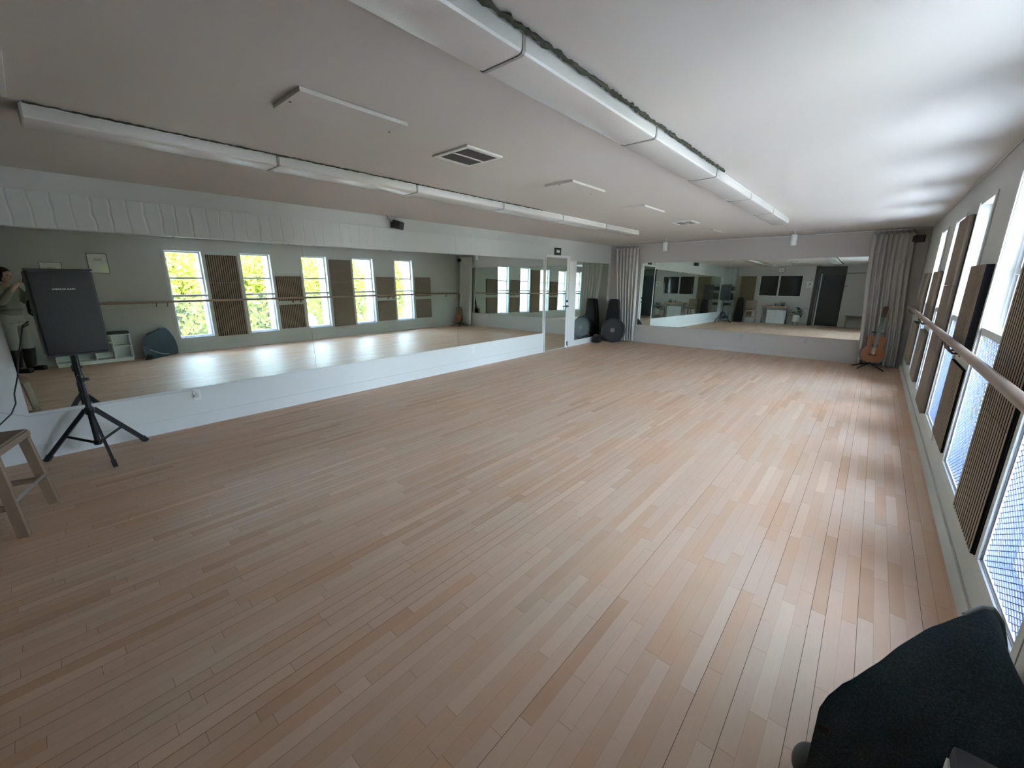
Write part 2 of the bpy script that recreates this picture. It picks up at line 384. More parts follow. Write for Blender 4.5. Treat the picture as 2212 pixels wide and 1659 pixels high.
# left wall boards: above the mirror and below it
tb = MB(); tb.box(0.0002, 0.014, -1.1, 4.744, 1.976, 2.262, 0.002); tb.box(0.0002, 0.014, 4.747, 7.24, 1.976, 2.262, 0.002)
struct(tb.build('trim_2', M['band']))
struct(MB().box(0.0002, 0.010, -1.1, 7.235, 0.1395, 0.430).build('trim_3', M['trim']))
struct(MB().box(0.0002, 0.010, 8.18, 8.478, 0.0, 1.976).build('trim_4', M['trim']))
struct(MB().box(0.0002, 0.010, 8.478, 10.14, 0.0, 0.137).build('trim_5', M['trim']))
struct(MB().box(0.0002, 0.010, -1.1, -0.206, 0.4305, 1.976).build('trim_6', M['trim']))
# right wall: casings round the windows, dado board, ledger for the barre, outer sills
cs = MB()
for y in WIN:
    cs.box(W-0.010, W, y-0.055, y-0.002, WZ0-0.06, WZ1+0.02, 0.002); cs.box(W-0.010, W, y+WW+0.002, y+WW+0.045, WZ0-0.06, WZ1+0.02, 0.002)
    cs.box(W-0.010, W, y-0.0015, y+WW+0.0015, WZ0-0.06, WZ0-0.002, 0.002)
struct(cs.build('trim_7', M['wall2']))
struct(MB().box(W-0.008, W, -0.6, 1.895, 0.119, 0.98).build('trim_8', M['wallR']))
led = MB(); led.box(W-0.020, W-0.0082, 0.0, 1.895, 1.000, 1.085, 0.003)
for a, b2 in ((1.957+1.3815+WW+.05, 1.957+2*1.3815-.06), (1.957+3*1.3815+WW+.05, 1.957+4*1.3815-.06), (1.957+4*1.3815+WW+.05, L-.02)):
    led.box(W-0.012, W, a, b2, 0.985, 1.045, 0.002)
struct(led.build('trim_9', M['wall2']))
struct(MB().box(4.372, W, B, B+0.010, 2.115, 2.14).build('trim_10', M['ventdark']))

# windows ---------------------------------------------------------------
def window(i, y):
    w = sempty('window_%d' % (i+1), (W, y+WW/2, WZ0)); h = WZ1-WZ0; a = WW/2; X0, X1 = 0.085, 0.125
    f = MB(); f.box(X0, X1, -a, -a+0.035, 0, h); f.box(X0, X1, a-0.035, a, 0, h); f.box(X0, X1, -a+.035, a-.035, 0, 0.035); f.box(X0, X1, -a+.035, a-.035, h-0.035, h)
    f.build('window_frame', M['sash'], w)
    MB().box(X0-0.012, X1, -a+.035, a-.035, 1.258, 1.296, 0.003).build('sash_rail', M['sash'], w)
    MB().box(0.100, 0.104, -a+.035, a-.035, 0.035, 1.258).build('pane', M['glass'], w)
    MB().box(0.100, 0.104, -a+.035, a-.035, 1.296, h-0.035).build('pane', M['glass'], w)
    return w
w1 = window(0, WIN[0])
for i in range(1, 5):
    c = copy_tree(w1); c.name = 'window_%d' % (i+1); c.location = (W, WIN[i]+WW/2, WZ0)

# expanded-metal guards
def guard():
    g = thing('window_guard', '', 'window guard', (W, WIN[0]+WW/2, WZ0), 0, 'metal mesh guards over the lower halves of the windows')
    a = WW/2-0.002; top = 0.885
    MB().box(0.004, 0.055, -a, a, top, top+0.045, 0.004).build('top_rail', M['sash'], g)
    fr = MB(); fr.box(0.006, 0.030, -a, -a+0.006, 0, top); fr.box(0.006, 0.030, a-0.006, a, 0, top); fr.box(0.006, 0.030, -a+.006, a-.006, 0, 0.008)
    fr.build('edge_frame', M['sash'], g)
    b = bmesh.new(); p = 0.050; rz = 0.0132; nrow = int(top/rz)
    x0, x1 = 0.012, 0.0152; t = 0.0021
    for k in range(nrow):
        zc = 0.014+k*rz; ph = 0 if k % 2 == 0 else p/2
        pts = []
        j = -1; yy = -a-0.05
        n = int((2*a)/p)+3
        for q in range(n):
            y0 = -a-0.03+q*p+ph
            for dy, s in ((0.0, -1), (0.007, -1), (0.025, 1), (0.032, 1)): pts.append((y0+dy, zc+s*0.0057))
        pts = [(min(max(u, -a+.005), a-.005), v) for u, v in pts]
        prev = None
        for (u, v) in pts:
            if prev is not None and abs(u-prev[4]) < 1e-6: continue
            ring = [b.verts.new((x0, u, v-t)), b.verts.new((x1, u, v-t+0.0015)), b.verts.new((x1, u, v+t+0.0015)), b.verts.new((x0, u, v+t))]
            if prev is not None:
                for e in range(4): b.faces.new((prev[e], prev[(e+1) % 4], ring[(e+1) % 4], ring[e]))
            prev = ring+[u]
    bmesh.ops.recalc_face_normals(b, faces=b.faces)
    me = bpy.data.meshes.new('mesh_sheet'); b.to_mesh(me); b.free(); me.materials.append(M['screen'])
    o = bpy.data.objects.new('mesh_sheet', me); COL.objects.link(o); o.parent = g
    return g
g1 = guard()
glab = ['blue-grey diamond mesh guard on the nearest window, right of the tall slatted panel',
        'metal mesh guard between the tall slatted panel and the pair of short slatted panels',
        'metal mesh guard between the short slatted panels and the tall plain brown panels',
        'metal mesh guard between the tall plain brown panels and the pair of short plain ones',
        'metal mesh guard on the window farthest from the camera']
for i in range(5):
    g = g1 if i == 0 else copy_tree(g1); g['label'] = glab[i]; g.location = (W, WIN[i]+WW/2, WZ0)

# acoustic panels on the right wall --------------------------------------
def slat_panel(label, y0, z0, group, th=0.020):
    t = thing('acoustic_panel', label, 'wall panel', (W, y0+0.3, z0), 0, group)
    MB().box(-th+0.010, -0.0005, -0.3, 0.3, 0.001, 0.599).build('felt_backing', M['felt'], t)
    s = MB(); c = MB(); n = 14; p = 0.6/n
    for k in range(n):
        s.box(-th-0.0007, -th, -0.3+p*k+0.0075, -0.3+p*(k+1)-0.0075, 0.001, 0.599, 0.0); c.box(-th+0.0001, -th+0.0098, -0.3+p*k+0.0075, -0.3+p*(k+1)-0.0075, 0.001, 0.599, 0.0)
    s.build('slats', M['slat'], t); c.build('slat_cores', M['felt'], t); return t
def felt_panel(label, y0, z0, group, mat='feltpanel'):
    t = thing('acoustic_panel', label, 'wall panel', (W, y0+0.3, z0), 0, group)
    MB().box(-0.012, -0.0005, -0.295, 0.295, 0.004, 0.596).build('backing_board', M['felt'], t)
    MB().box(-0.046, -0.0122, -0.3, 0.3, 0.001, 0.599, 0.006).build('face', M[mat], t); return t
P = ['topmost', 'middle', 'lowest']
ya = [WIN[i]+WW+(WIN[1]-WIN[0]-WW-0.6)/2 for i in range(5)]
for k in range(3): slat_panel('brown slatted panel nearest the camera, %s of the stack of three' % P[k], ya[0], 1.5-0.6*k, 'slatted wooden panels between windows')
slat_panel('short brown slatted panel above the barre, left of the nearest window pair', ya[1], 1.05, 'slatted wooden panels between windows', 0.044)
slat_panel('short brown slatted panel below the barre, left of the nearest window pair', ya[1], 0.352, 'slatted wooden panels between windows')
for k in range(3): felt_panel('plain brown panel, %s of the tall stack of three' % P[k], ya[2], 1.5-0.6*k, 'plain brown felt panels between windows')
felt_panel('plain brown panel above the barre, between the two farthest windows', ya[3], 1.05, 'plain brown felt panels between windows')
felt_panel('plain brown panel below the barre, between the two farthest windows', ya[3], 0.352, 'plain brown felt panels between windows')
felt_panel('plain brown panel above the barre, beyond the last window by the curtain', ya[4], 1.05, 'plain brown felt panels between windows')
felt_panel('plain brown panel below the barre, beyond the last window by the curtain', ya[4], 0.352, 'plain brown felt panels between windows')

# barre -----------------------------------------------------------------
ba = thing('ballet_barre', 'long round wooden ballet barre running along the window wall', 'barre', (W-0.083, 0.1, 1.117))
q = MB(); q.tube([(0, y, 0) for y in [0, 1.6, 3.2, 4.9, 6.6, 8.2, 9.72]]+[(0.012, 9.80, -0.004), (0.045, 9.86, -0.012)], [0.025]*8+[0.022], 20); q.build('rail', M['barre'], ba, True)
for y in (1.66, 1.84, 4.38, 4.57, 7.17, 7.35, 9.45):
    q = MB(); yy = y-0.1
    q.lathe((0.0655, yy, -0.092), [(0.024, 0.0), (0.024, 0.005), (0.012, 0.010)][::-1], 14, 'x')
    q.tube([(0.066, yy, -0.092), (0.03, yy, -0.092), (0.008, yy, -0.072), (0, yy, -0.045), (0, yy, -0.024)], 0.008, 8)
    q.box(-0.016, 0.016, yy-0.02, yy+0.02, -0.030, -0.022, 0.002); q.build('bracket', M['bronze'], ba, True)

# ------------------------------------------------------------------ mirrors
mi = [(-0.204, 2.270, 'left wall mirror panel nearest the camera, behind the tripod speaker'), (2.273, 4.738, 'middle panel of the long left wall mirror'),
      (4.741, 7.182, 'left wall mirror panel next to the mirrored door')]
def lmirror(y0, y1, z0, z1, label):
    t = thing('wall_mirror', label, 'mirror', (0, (y0+y1)/2, z0), 0, 'frameless dance mirrors')
    a = (y1-y0)/2; MB().box(0.0004, 0.005, -a, a, 0, z1-z0).build('backing', M['grey'], t)
    MB().box(0.0052, 0.0065, -a, a, 0, z1-z0).build('silvered_glass', M['mirror'], t)
    n = 3
    for k in range(n):
        yy = -a+0.15+k*(2*a-0.3)/(n-1); MB().box(0.0067, 0.0105, yy-0.012, yy+0.012, z1-z0-0.010, z1-z0-0.0005, 0.001).build('clip', M['chrome'], t)
    return t
for y0, y1, lb in mi: lmirror(y0, y1, 0.4313, 1.972, lb)
lmirror(8.483, 10.0236, 0.140, 1.972, 'small tall mirror in the corner right of the mirrored door')
struct(MB().box(0.0102, 0.020, -0.206, 7.185, 0.4195, 0.4303, 0.001).build('trim_11', M['trim']))
# far wall mirrors lean back a little (0.75 degrees)
def fmirror(x0, x1, label):
    t = thing('wall_mirror', label, 'mirror', ((x0+x1)/2, L-0.0225, 0.4497), 0, 'frameless dance mirrors')
    t.rotation_euler = (-0.013, 0, -0.001); a = (x1-x0)/2; h = 1.523
    MB().box(-a, a, -0.0025+0.001, 0.0005+0.001, 0, h).build('backing', M['grey'], t)
    MB().box(-a, a, -0.0030, -0.0016, 0, h).build('silvered_glass', M['mirror'], t); return t
fmirror(0.8475, 2.948, 'left panel of the far wall mirror, beside the left curtain')
fmirror(2.951, 5.30, 'right panel of the far wall mirror, beside the guitar')
struct(MB().box(0.83, 5.32, L-0.027, L-0.0125, 0.437, 0.4487, 0.001).build('trim_12', M['wall']))

# ------------------------------------------------------------------ mirrored door
d = sempty('door_1', (0, 7.713, 0))
cs = MB(); cs.box(0.0002, 0.022, -0.468, -0.443, 0, 2.08, 0.003); cs.box(0.0002, 0.022, 0.443+0.005, 0.468, 0, 2.08, 0.003); cs.box(0.0002, 0.022, -0.468, 0.468, 2.045, 2.08, 0.003)
cs.build('door_frame', M['trim'], d)
MB().box(0.0002, 0.014, -0.442, 0.447, 0.008, 2.043, 0.002).build('door_leaf', M['trim'], d)
MB().box(0.0142, 0.0175, -0.440, 0.352, 0.015, 2.030).build('mirror_glass', M['mirror'], d)
q = MB(); q.lathe((0.0145, 0.39, 0.97), [(0.028, 0), (0.028, 0.008), (0.011, 0.012), (0.011, 0.05)], 16, 'x'); q.tube([(0.058, 0.40, 0.97), (0.060, 0.35, 0.97), (0.058, 0.28, 0.965)], [0.011, 0.010, 0.008], 10)
q.build('door_handle', M['black'], d, True)
MB().lathe((0.0145, 0.39, 1.085), [(0.028, 0), (0.028, 0.010), (0.018, 0.022)], 16, 'x').build('deadbolt', M['black'], d, True)
q = MB(); q.box(0.0145, 0.030, 0.425, 0.455, 0.06, 0.150, 0.003); q.tube([(0.03, 0.44, 0.075), (0.055, 0.44, 0.03)], 0.007, 8); q.build('door_stop', M['black'], d)
# sign above the door
s = thing('door_sign', 'small black framed sign above the mirrored door', 'sign', (0, 7.685, 2.086))
MB().box(0.0005, 0.028, -0.113, 0.113, 0.0, 0.147, 0.004).build('frame', M['black'], s)
MB().box(0.0282, 0.0295, -0.062, 0.055, 0.052, 0.100).build('plate', M['offwhite'], s)

# alcove door (behind the camera, seen in the far mirror)
d = sempty('door_2', (3.93, B-0.45, 0))
q = MB(); q.box(-0.40, -0.36, 0.0005, 0.05, 0, 2.13, 0.003); q.build('door_frame', M['white'], d)
MB().box(-0.355, 0.42, 0.0005, 0.04, 0.005, 2.10, 0.003).build('door_leaf', M['charcoal'], d)
q = MB(); q.lathe((-0.29, 0.0405, 0.98), [(0.026, 0), (0.026, 0.008), (0.01, 0.012), (0.01, 0.04), (0.026, 0.045), (0.028, 0.06), (0.018, 0.07)], 14, 'y'); q.build('door_knob', M['chrome'], d, True)

# ------------------------------------------------------------------ ceiling fixtures
def fixture(label, x, y, group):
    t = thing('ceiling_light', label, 'ceiling light', (x, y, H), 0, group); l2 = 0.606
    MB().box(-0.100, 0.100, -l2+0.004, l2-0.004, -0.016, -0.001, 0.002).build('housing', M['white'], t)
    prof = [(-0.108, -0.012), (-0.110, -0.018), (-0.108, -0.062), (-0.102, -0.070), (-0.088, -0.074), (0.088, -0.074), (0.102, -0.070), (0.108, -0.062), (0.110, -0.018), (0.108, -0.012), (0.101, -0.017), (-0.101, -0.017)]
    MB().prism(prof, -l2+0.006, l2-0.006, 'y').build('lens', M['lens'], t, auto=30)
    for sgn in (-1, 1):
        pc = [(u*1.035, min(v*1.05, -0.001)) for u, v in prof[:10]]
        MB().prism(pc, sgn*(l2-0.0055), sgn*(l2+0.0025), 'y').build('end_cap', M['endcap'], t)
    return t
ords = ['first', 'second', 'third', 'fourth', 'fifth', 'sixth']
f0 = None
for (x, rowname) in ((4.152, 'ceiling row nearer the windows'), (1.855, 'ceiling row nearer the long mirror')):
    for k in range(6):
        lb = 'white tube light cover, %s from the camera in the %s' % (ords[k], rowname)
        if f0 is None: f0 = fixture(lb, x, 0.74+1.218*k, rowname)
        else:
            c = copy_tree(f0); c['label'] = lb; c['group'] = rowname; c.location = (x, 0.74+1.218*k, H)
def fuzz(x, y0, y1, r, label):  # uneven strip draws the dusty, shadowed gap between light covers and ceiling
    q = MB(); n = int((y1-y0)/0.02); pts = []; rr = []
    for k in range(n+1):
        pts.append((x+random.uniform(-.004, .006), y0+(y1-y0)*k/n, H-r*1.05+random.uniform(-.002, .0))); rr.append(r*random.uniform(.45, 1.0))
    q.tube(pts, rr, 6); o = q.build('fuzzy_gap_strip', M['dust'], None); tag(o, label, 'strip'); o['kind'] = 'thing'; return o
fuzz(4.282, 0.0, 3.9, 0.013, 'dark fuzzy cord for the dusty shadow gap along the window-side edge of the right light row')
fuzz(1.985, 0.15, 4.5, 0.006, 'thin dark fuzzy cord for the dusty shadow gap along the edge of the left light row')

# flat ceiling panels
def cpanel(label, x0, x1, y0, y1, holes=()):
    t = thing('ceiling_panel', label, 'ceiling panel', ((x0+x1)/2, (y0+y1)/2, H), 0, 'thin white ceiling panels')
    a, b2 = (x1-x0)/2, (y1-y0)/2; MB().box(-a, a, -b2, b2, -0.022, -0.002, 0.002).build('board', M['ceiling'], t)
    q = MB(); 
    for sx in (-1, 1): q.lathe((0.0, sx*(b2-0.02), -0.0235), [(0.006, -0.002), (0.006, 0.002)], 10)
    q.build('screws', M['ventdark'], t); return t
cpanel('pinkish white flat heater panel on the ceiling nearest the camera', 2.88, 3.20, 0.995, 1.595)
cpanel('thin white ceiling panel just beyond the big square vent', 2.86, 3.17, 3.365, 3.965)
cpanel('thin white ceiling panel halfway to the far wall', 2.82, 3.14, 4.98, 5.60)
cpanel('thin white ceiling panel nearest the far wall', 2.80, 3.06, 8.03, 8.60)
def vent(label, x0, x1, y0, y1):
    t = thing('ceiling_vent', label, 'air vent', ((x0+x1)/2, (y0+y1)/2, H), 0, 'square ceiling vents'); a, b2 = (x1-x0)/2, (y1-y0)/2
    q = MB(); f = 0.035
    q.box(-a, a, -b2, -b2+f, -0.014, -0.001, 0.002); q.box(-a, a, b2-f*.6, b2, -0.014, -0.001, 0.002); q.box(-a, -a+f, -b2+f, b2-f*.6, -0.014, -0.001, 0.002); q.box(a-f, a, -b2+f, b2-f*.6, -0.014, -0.001, 0.002)
    q.box(-0.008, 0.008, -b2+f, b2-f*.6, -0.013, -0.001); q.build('frame', M['white'], t)
    q = MB(); n = 26
    for k in range(n):
        yy = -b2+f+(2*b2-1.6*f)*(k+.5)/n; q.bar((-a+f, yy, -0.007), (a-f, yy, -0.007), 0.0015, 0.009)
    q.build('louvres', M['ventgrey'], t)
    MB().box(-a+f, a-f, -b2+f, b2-f*.6, -0.0025, -0.001).build('duct_shadow', M['ventdark'], t); return t
vent('large square grey louvred vent between the two light rows', 2.80, 3.17, 2.085, 2.435)
vent('small square grey louvred vent near the far end of the ceiling', 2.82, 3.13, 6.68, 7.05)
vent('beige louvred vent at the ceiling edge above the speaker, cut by the frame', 2.02, 2.66, -0.24, 0.10)

# cylinder spotlights near far wall
def spot(label, x):
    t = thing('cylinder_spotlight', label, 'spotlight', (x, 9.25, H), 0, 'white cylinder spotlights by the far wall')
    MB().lathe((0, 0, -0.012), [(0.055, 0.0), (0.055, 0.010)], 20).build('canopy', M['white'], t, True)
    MB().tube([(0, 0, -0.012), (0, 0, -0.075)], 0.008, 8).build('stem', M['white'], t, True)
    MB().lathe((0, 0, -0.255), [(0.040, 0.012), (0.040, 0.0), (0.052, 0.0), (0.052, 0.18), (0.046, 0.187)], 24).build('shade', M['white'], t, True); return t
spot('white cylinder spotlight left of centre by the far wall', 1.755)
spot('white cylinder spotlight right of centre by the far wall', 4.10)

# ------------------------------------------------------------------ curtain track and curtains
q = MB(); q.tube([(0.13, L-0.16, 2.395), (0.18, L-0.11, 2.402), (0.6, L-0.10, 2.403), (3.0, L-0.10, 2.400), (5.90, L-0.10, 2.398)], 0.009, 8)
for x in (0.5, 1.9, 3.4, 4.8): q.box(x-0.008, x+0.008, L-0.105, L-0.0005, 2.403, 2.420)
tag(q.build('curtain_rail', M['trim'], None, True), 'thin white curtain rail along the top of the far wall', 'curtain rail')
def curtain(name, label, xt0, xt1, xb0, xb1, folds, zb, seed):
    r = random.Random(seed); t = thing(name, label, 'curtain', ((xt0+xt1)/2, L-0.10, 0)); cx = (xt0+xt1)/2
    n, mz = folds*12, 34; ph = [r.uniform(-.5, .5) for _ in range(folds+2)]; am = [r.uniform(.55, 1.1) for _ in range(folds+2)]
    b = bmesh.new(); g = []
    for j in range(mz+1):
        v = j/mz; z = 2.345+(zb-2.345)*v; row = []
        e = v*v*(3-2*v)
        for i in range(n+1):
            u = i/n; k = u*folds; ki = int(k); fr = k-ki; A = am[ki]*(1-fr)+am[ki+1]*fr
            uu = u+0.012*math.sin(3*v+ki)*math.sin(PI*u)
            x = (xt0+(xt1-xt0)*uu)*(1-e)+(xb0+(xb1-xb0)*uu)*e - cx
            amp = (0.042+0.020*v)*A
            y = amp*(math.sin(2*PI*k+0.5*math.sin(2.2*v))+0.22*math.sin(4*PI*k+1+2*v))
            zz = z+(0.016*math.sin(2*PI*k) if j == 0 else 0.006*math.sin(2*PI*k)*(1 if j < 3 else 0))
            row.append(b.verts.new((x, y-0.01, zz)))
        g.append(row)
    for j in range(mz):
        for i in range(n): b.faces.new((g[j][i], g[j][i+1], g[j+1][i+1], g[j+1][i]))
    me = bpy.data.meshes.new('cloth'); b.to_mesh(me); b.free(); me.materials.append(M['curtain'])
    for p in me.polygons: p.use_smooth = True
    o = bpy.data.objects.new('cloth', me); COL.objects.link(o); o.parent = t
    sm = o.modifiers.new('thick', 'SOLIDIFY'); sm.thickness = 0.003
    for k in range(folds):
        rg = MB()
        x = xt0+(xt1-xt0)*(k+.5)/folds-cx
        rg.tube([(x+0.017*math.cos(a)*0.3, 0.017*math.sin(a), 2.385+0.024*math.cos(a)) for a in [2*PI*i/12 for i in range(13)]], 0.0035, 6)
        rg.bar((x-0.012, -0.01, 2.37), (x+0.012, -0.01, 2.335), 0.016, 0.004)
        rg.build('hook', M['grey'], t)
    return t
curtain('curtain', 'gathered grey curtain in the left corner, behind the black cases', 0.17, 0.80, 0.36, 0.81, 7, 0.02, 3)
curtain('curtain', 'gathered grey curtain on the right, behind the guitar', 5.17, 5.74, 5.30, 5.86, 8, 0.03, 8)

# outlets
def outlet(label, loc, rz):
    t = thing('wall_outlet', label, 'outlet', loc, rz, 'white wall outlets')
    MB().box(0.0005, 0.006, -0.036, 0.036, -0.058, 0.058, 0.002).build('cover_plate', M['white'] if rz == 0 else M['wall2'], t)
    q = MB()
    for dz in (-0.02, 0.02): q.box(0.0062, 0.009, -0.017, 0.017, dz-0.014, dz+0.014, 0.002)
    q.build('sockets', M['offwhite'] if rz == 0 else M['wall2'], t); return t
outlet('white outlet below the long mirror near the speaker tripod, with a cable plugged in', (0.0102, 0.975, 0.35), 0)
outlet('white outlet below the long mirror near the mirrored door', (0.0102, 5.082, 0.332), 0)
outlet('white outlet under the far mirror, nearer the middle of the wall', (3.28, L-0.0005, 0.342), -PI/2)
outlet('white outlet under the far mirror, nearer the guitar', (4.46, L-0.0005, 0.362), -PI/2)
outlet('white outlet right beside the left curtain', (0.875, L-0.0005, 0.335), -PI/2)
q = MB(); q.tube([(0.018, -0.60, 0.46), (0.018, -0.36, 0.478), (0.018, -0.21, 0.405), (0.018, 0.10, 0.400), (0.018, 0.36, 0.415), (0.018, 0.65, 0.412), (0.018, 0.93, 0.405), (0.020, 0.965, 0.385), (0.020, 0.965, 0.34)], 0.0035, 6)
q.box(0.0185, 0.045, 0.945, 0.985, 0.33, 0.362, 0.004); tag(q.build('power_cable', M['cable'], None, True), 'thin white cable running under the long mirror to the outlet', 'cable')
# cable along the right wall and ceiling
q = MB(); q.tube([(W-0.008, y, 2.408+0.006*math.sin(y*2.1)) for y in [0.2+0.25*i for i in range(32)]], 0.006, 6)
tag(q.build('ceiling_cable', M['cable'], None, True), 'slack pale cable running along the top of the window wall', 'cable')

# small wall speakers
def wspk(label, loc, rz, wire=None, tilt=0.0):
    t = thing('wall_speaker', label, 'speaker', loc, rz, 'small black wall speakers')
    R = Matrix.Translation((0.10, 0, 0)) @ Matrix.Rotation(tilt, 4, 'Y')
    MB().box(-0.055, 0.055, -0.075, 0.075, -0.055, 0.055, 0.014, R).build('cabinet', M['black'], t, True)
    MB().box(0.0552, 0.060, -0.066, 0.066, -0.046, 0.046, 0.002, R).build('grille', M['grille'], t)
    q = MB(); q.box(0.0005, 0.008, -0.03, 0.03, -0.04, 0.04, 0.002); q.tube([(0.008, 0, 0), (0.05, 0, 0)], 0.012, 10); q.build('bracket', M['blackm'], t)
    if wire: MB().tube(wire, 0.003, 6).build('wire', M['blackm'], t)
    return t
wspk('small black speaker high on the left wall above the long mirror', (0.0, 3.56, 2.315), 0.5, [(0.02, -0.05, 0.05), (0.012, -0.14, 0.085), (0.03, -0.19, 0.108)], 0.25)
wspk('small black speaker high in the far right corner beside the curtain', (5.80, L-0.0005, 2.235), -PI/2-0.15)

# ------------------------------------------------------------------ PA speaker and tripod
def pa_speaker(label, loc, rz, w=0.372, hgt=0.68, dep=0.35, text=False, tilt=0.0, mat='black'):
    t = thing('pa_speaker', label, 'speaker', loc, rz)
    # local: front faces +x, base at z=0
    pf = [(dep*0.45, -w/2), (dep*0.45, w/2), (dep*0.10, w/2), (-dep*0.38, w*0.30), (-dep*0.55, w*0.16), (-dep*0.55, -w*0.16), (-dep*0.38, -w*0.30), (dep*0.10, -w/2)]
    q = MB(); q.prism(pf, 0.012, hgt-0.012, 'z'); 
    bmesh.ops.bevel(q.b, geom=list(q.b.edges), offset=0.010, segments=2, affect='EDGES')
    q.build('cabinet', M[mat], t, True)
    MB().box(dep*0.45+0.0002, dep*0.45+0.016, -w/2+0.012, w/2-0.012, 0.02, hgt-0.02, 0.008).build('grille', M['grille'], t, True)
    for z in (0.0, hgt-0.014): MB().box(dep*0.42, dep*0.45+0.020, -w/2-0.001, w/2+0.001, z, z+0.014, 0.004).build('baffle_edge', M[mat], t)
    for sy in (-1, 1):
        q = MB(); q.tube([(-0.02, sy*(w/2-0.012), hgt*0.62), (-0.02, sy*(w/2+0.006), hgt*0.60), (-0.04, sy*(w/2+0.006), hgt*0.50), (-0.04, sy*(w/2-0.014), hgt*0.47)], 0.009, 8); q.build('side_handle', M['black'], t, True)
    if text:
        cu = bpy.data.curves.new('lettering', 'FONT'); cu.body = 'AMERICAN AUDIO'; cu.size = 0.0165; cu.extrude = 0.0006; cu.align_x = 'CENTER'
        tmp = bpy.data.objects.new('lettering_curve', cu); COL.objects.link(tmp); bpy.context.view_layer.update()
        me = bpy.data.meshes.new_from_object(tmp); bpy.data.objects.remove(tmp); me.materials.clear(); me.materials.append(M['textw'])
        o = bpy.data.objects.new('lettering', me); COL.objects.link(o); o.parent = t
        o.location = (dep*0.45+0.0175, 0.0, hgt*0.765); o.rotation_euler = (PI/2, 0, PI/2); o.scale = (0.92, 1, 1)
    return t
def tripod(label, loc, hub, top, feet, low):
    t = thing('speaker_tripod', label, 'speaker stand', loc, 0, 'tripod speaker stands')
    MB().tube([(0, 0, low), (0, 0, hub+0.15)], 0.020, 14).build('outer_pole', M['blackm'], t, True)
    MB().tube([(0, 0, hub+0.15), (0, 0, top)], 0.0165, 14).build('inner_pole', M['blackm'], t, True)
    q = MB(); q.lathe((0, 0, hub+0.26), [(0.026, 0), (0.028, 0.02), (0.028, 0.05), (0.024, 0.06)], 14); q.tube([(0.02, 0.0, hub+0.29), (0.055, 0.035, hub+0.29)], 0.006, 8); q.lathe((0.055, 0.035, hub+0.278), [(0.012, 0), (0.015, 0.012), (0.010, 0.024)], 10)
    q.build('height_collar', M['blackm'], t, True)
    MB().lathe((0, 0, hub-0.03), [(0.028, 0), (0.034, 0.02), (0.034, 0.05), (0.026, 0.065)], 16).build('upper_hub', M['blackm'], t, True)
    MB().lathe((0, 0, low-0.01), [(0.024, 0), (0.030, 0.01), (0.030, 0.035), (0.024, 0.045)], 16).build('lower_hub', M['blackm'], t, True)
    for fx, fy in feet:
        dv = Vector((fx, fy, 0)); u = dv.normalized(); p0 = u*0.035+Vector((0, 0, hub+0.005)); p1 = dv+Vector((0, 0, 0.012)); mid = p0.lerp(p1, 0.52)
        lg = MB().bar(p0, p1, 0.016, 0.030, 0.004).build('leg', M['blackm'], t)
        MB().bar(p1-(p1-p0).normalized()*0.05, p1+Vector((0, 0, -0.008)), 0.024, 0.038, 0.004).build('rubber_foot', M['black'], lg)
        q = MB(); q.ball(tuple(mid+u*0.004+Vector((0, 0, .012))), 0.005, n=6); q.build('rivet', M['chrome'], lg)
        MB().bar(u*0.028+Vector((0, 0, low+0.012)), mid, 0.010, 0.020).build('brace', M['blackm'], t)
    return t
TP = (0.340, 0.146, 0)
tripod('black tripod stand holding the left speaker in front of the mirror', TP, 0.44, 0.985, [(0.37, 0.055), (-0.20, 0.335), (-0.235, -0.33)], 0.135)
pa_speaker('black loudspeaker on a tripod by the left wall', (0.365, 0.158, 0.955), 0.10, text=True)
q = MB(); q.tube([(0.17, -0.06, 1.20), (0.155, -0.10, 1.17), (0.150, -0.125, 1.08), (0.150, -0.17, 0.92), (0.150, -0.20, 0.78), (0.150, -0.245, 0.64), (0.150, -0.252, 0.56), (0.150, -0.29, 0.48), (0.150, -0.37, 0.40), (0.16, -0.50, 0.20), (0.20, -0.60, 0.04), (0.35, -0.66, 0.006), (0.62, -0.72, 0.006)], 0.005, 8)
tag(q.build('speaker_cable', M['black'], None, True), 'black cable hanging from the back of the left speaker', 'cable')

# ------------------------------------------------------------------ bar stool (left edge)
t = thing('bar_stool', 'beige upholstered stool with brown wooden legs and a steel footrest, left edge', 'stool', (1.32, -0.47, 0), -0.30)
q = MB(); pr = [(-0.235, 0.515), (0.235, 0.515), (0.235, 0.555), (0.215, 0.575), (-0.215, 0.575), (-0.235, 0.555)]
q.prism(pr, -0.235, 0.235, 'y'); bmesh.ops.bevel(q.b, geom=[e for e in q.b.edges], offset=0.012, segments=3, affect='EDGES'); q.build('seat', M['stoolfab'], t, True)
legs = [(-0.20, 0.205, -0.235, 0.245), (0.20, 0.205, 0.235, 0.245), (-0.20, -0.205, -0.235, -0.245), (0.20, -0.205, 0.235, -0.245)]
for a, b2, c, e in legs:
    q = MB(); q.bar((a, b2, 0.514), (c, e, 0.0), 0.042, 0.042, 0.004)
    for v in q.b.verts:
        k = 1-(v.co.z/0.514)*0.0
    q.build('leg', M['stoolwood'], t)
def lp(i, z): a, b2, c, e = legs[i]; k = 1-z/0.514; return Vector((a+(c-a)*k, b2+(e-b2)*k, z))
for i, j, z in ((0, 2, 0.20), (1, 3, 0.20), (2, 3, 0.26)): MB().bar(lp(i, z), lp(j, z), 0.022, 0.036, 0.003).build('stretcher', M['stoolwood'], t)
MB().bar(lp(0, 0.235)+Vector((0, 0.024, 0)), lp(1, 0.235)+Vector((0, 0.024, 0)), 0.016, 0.014, 0.002).build('footrest', M['steel'], t)
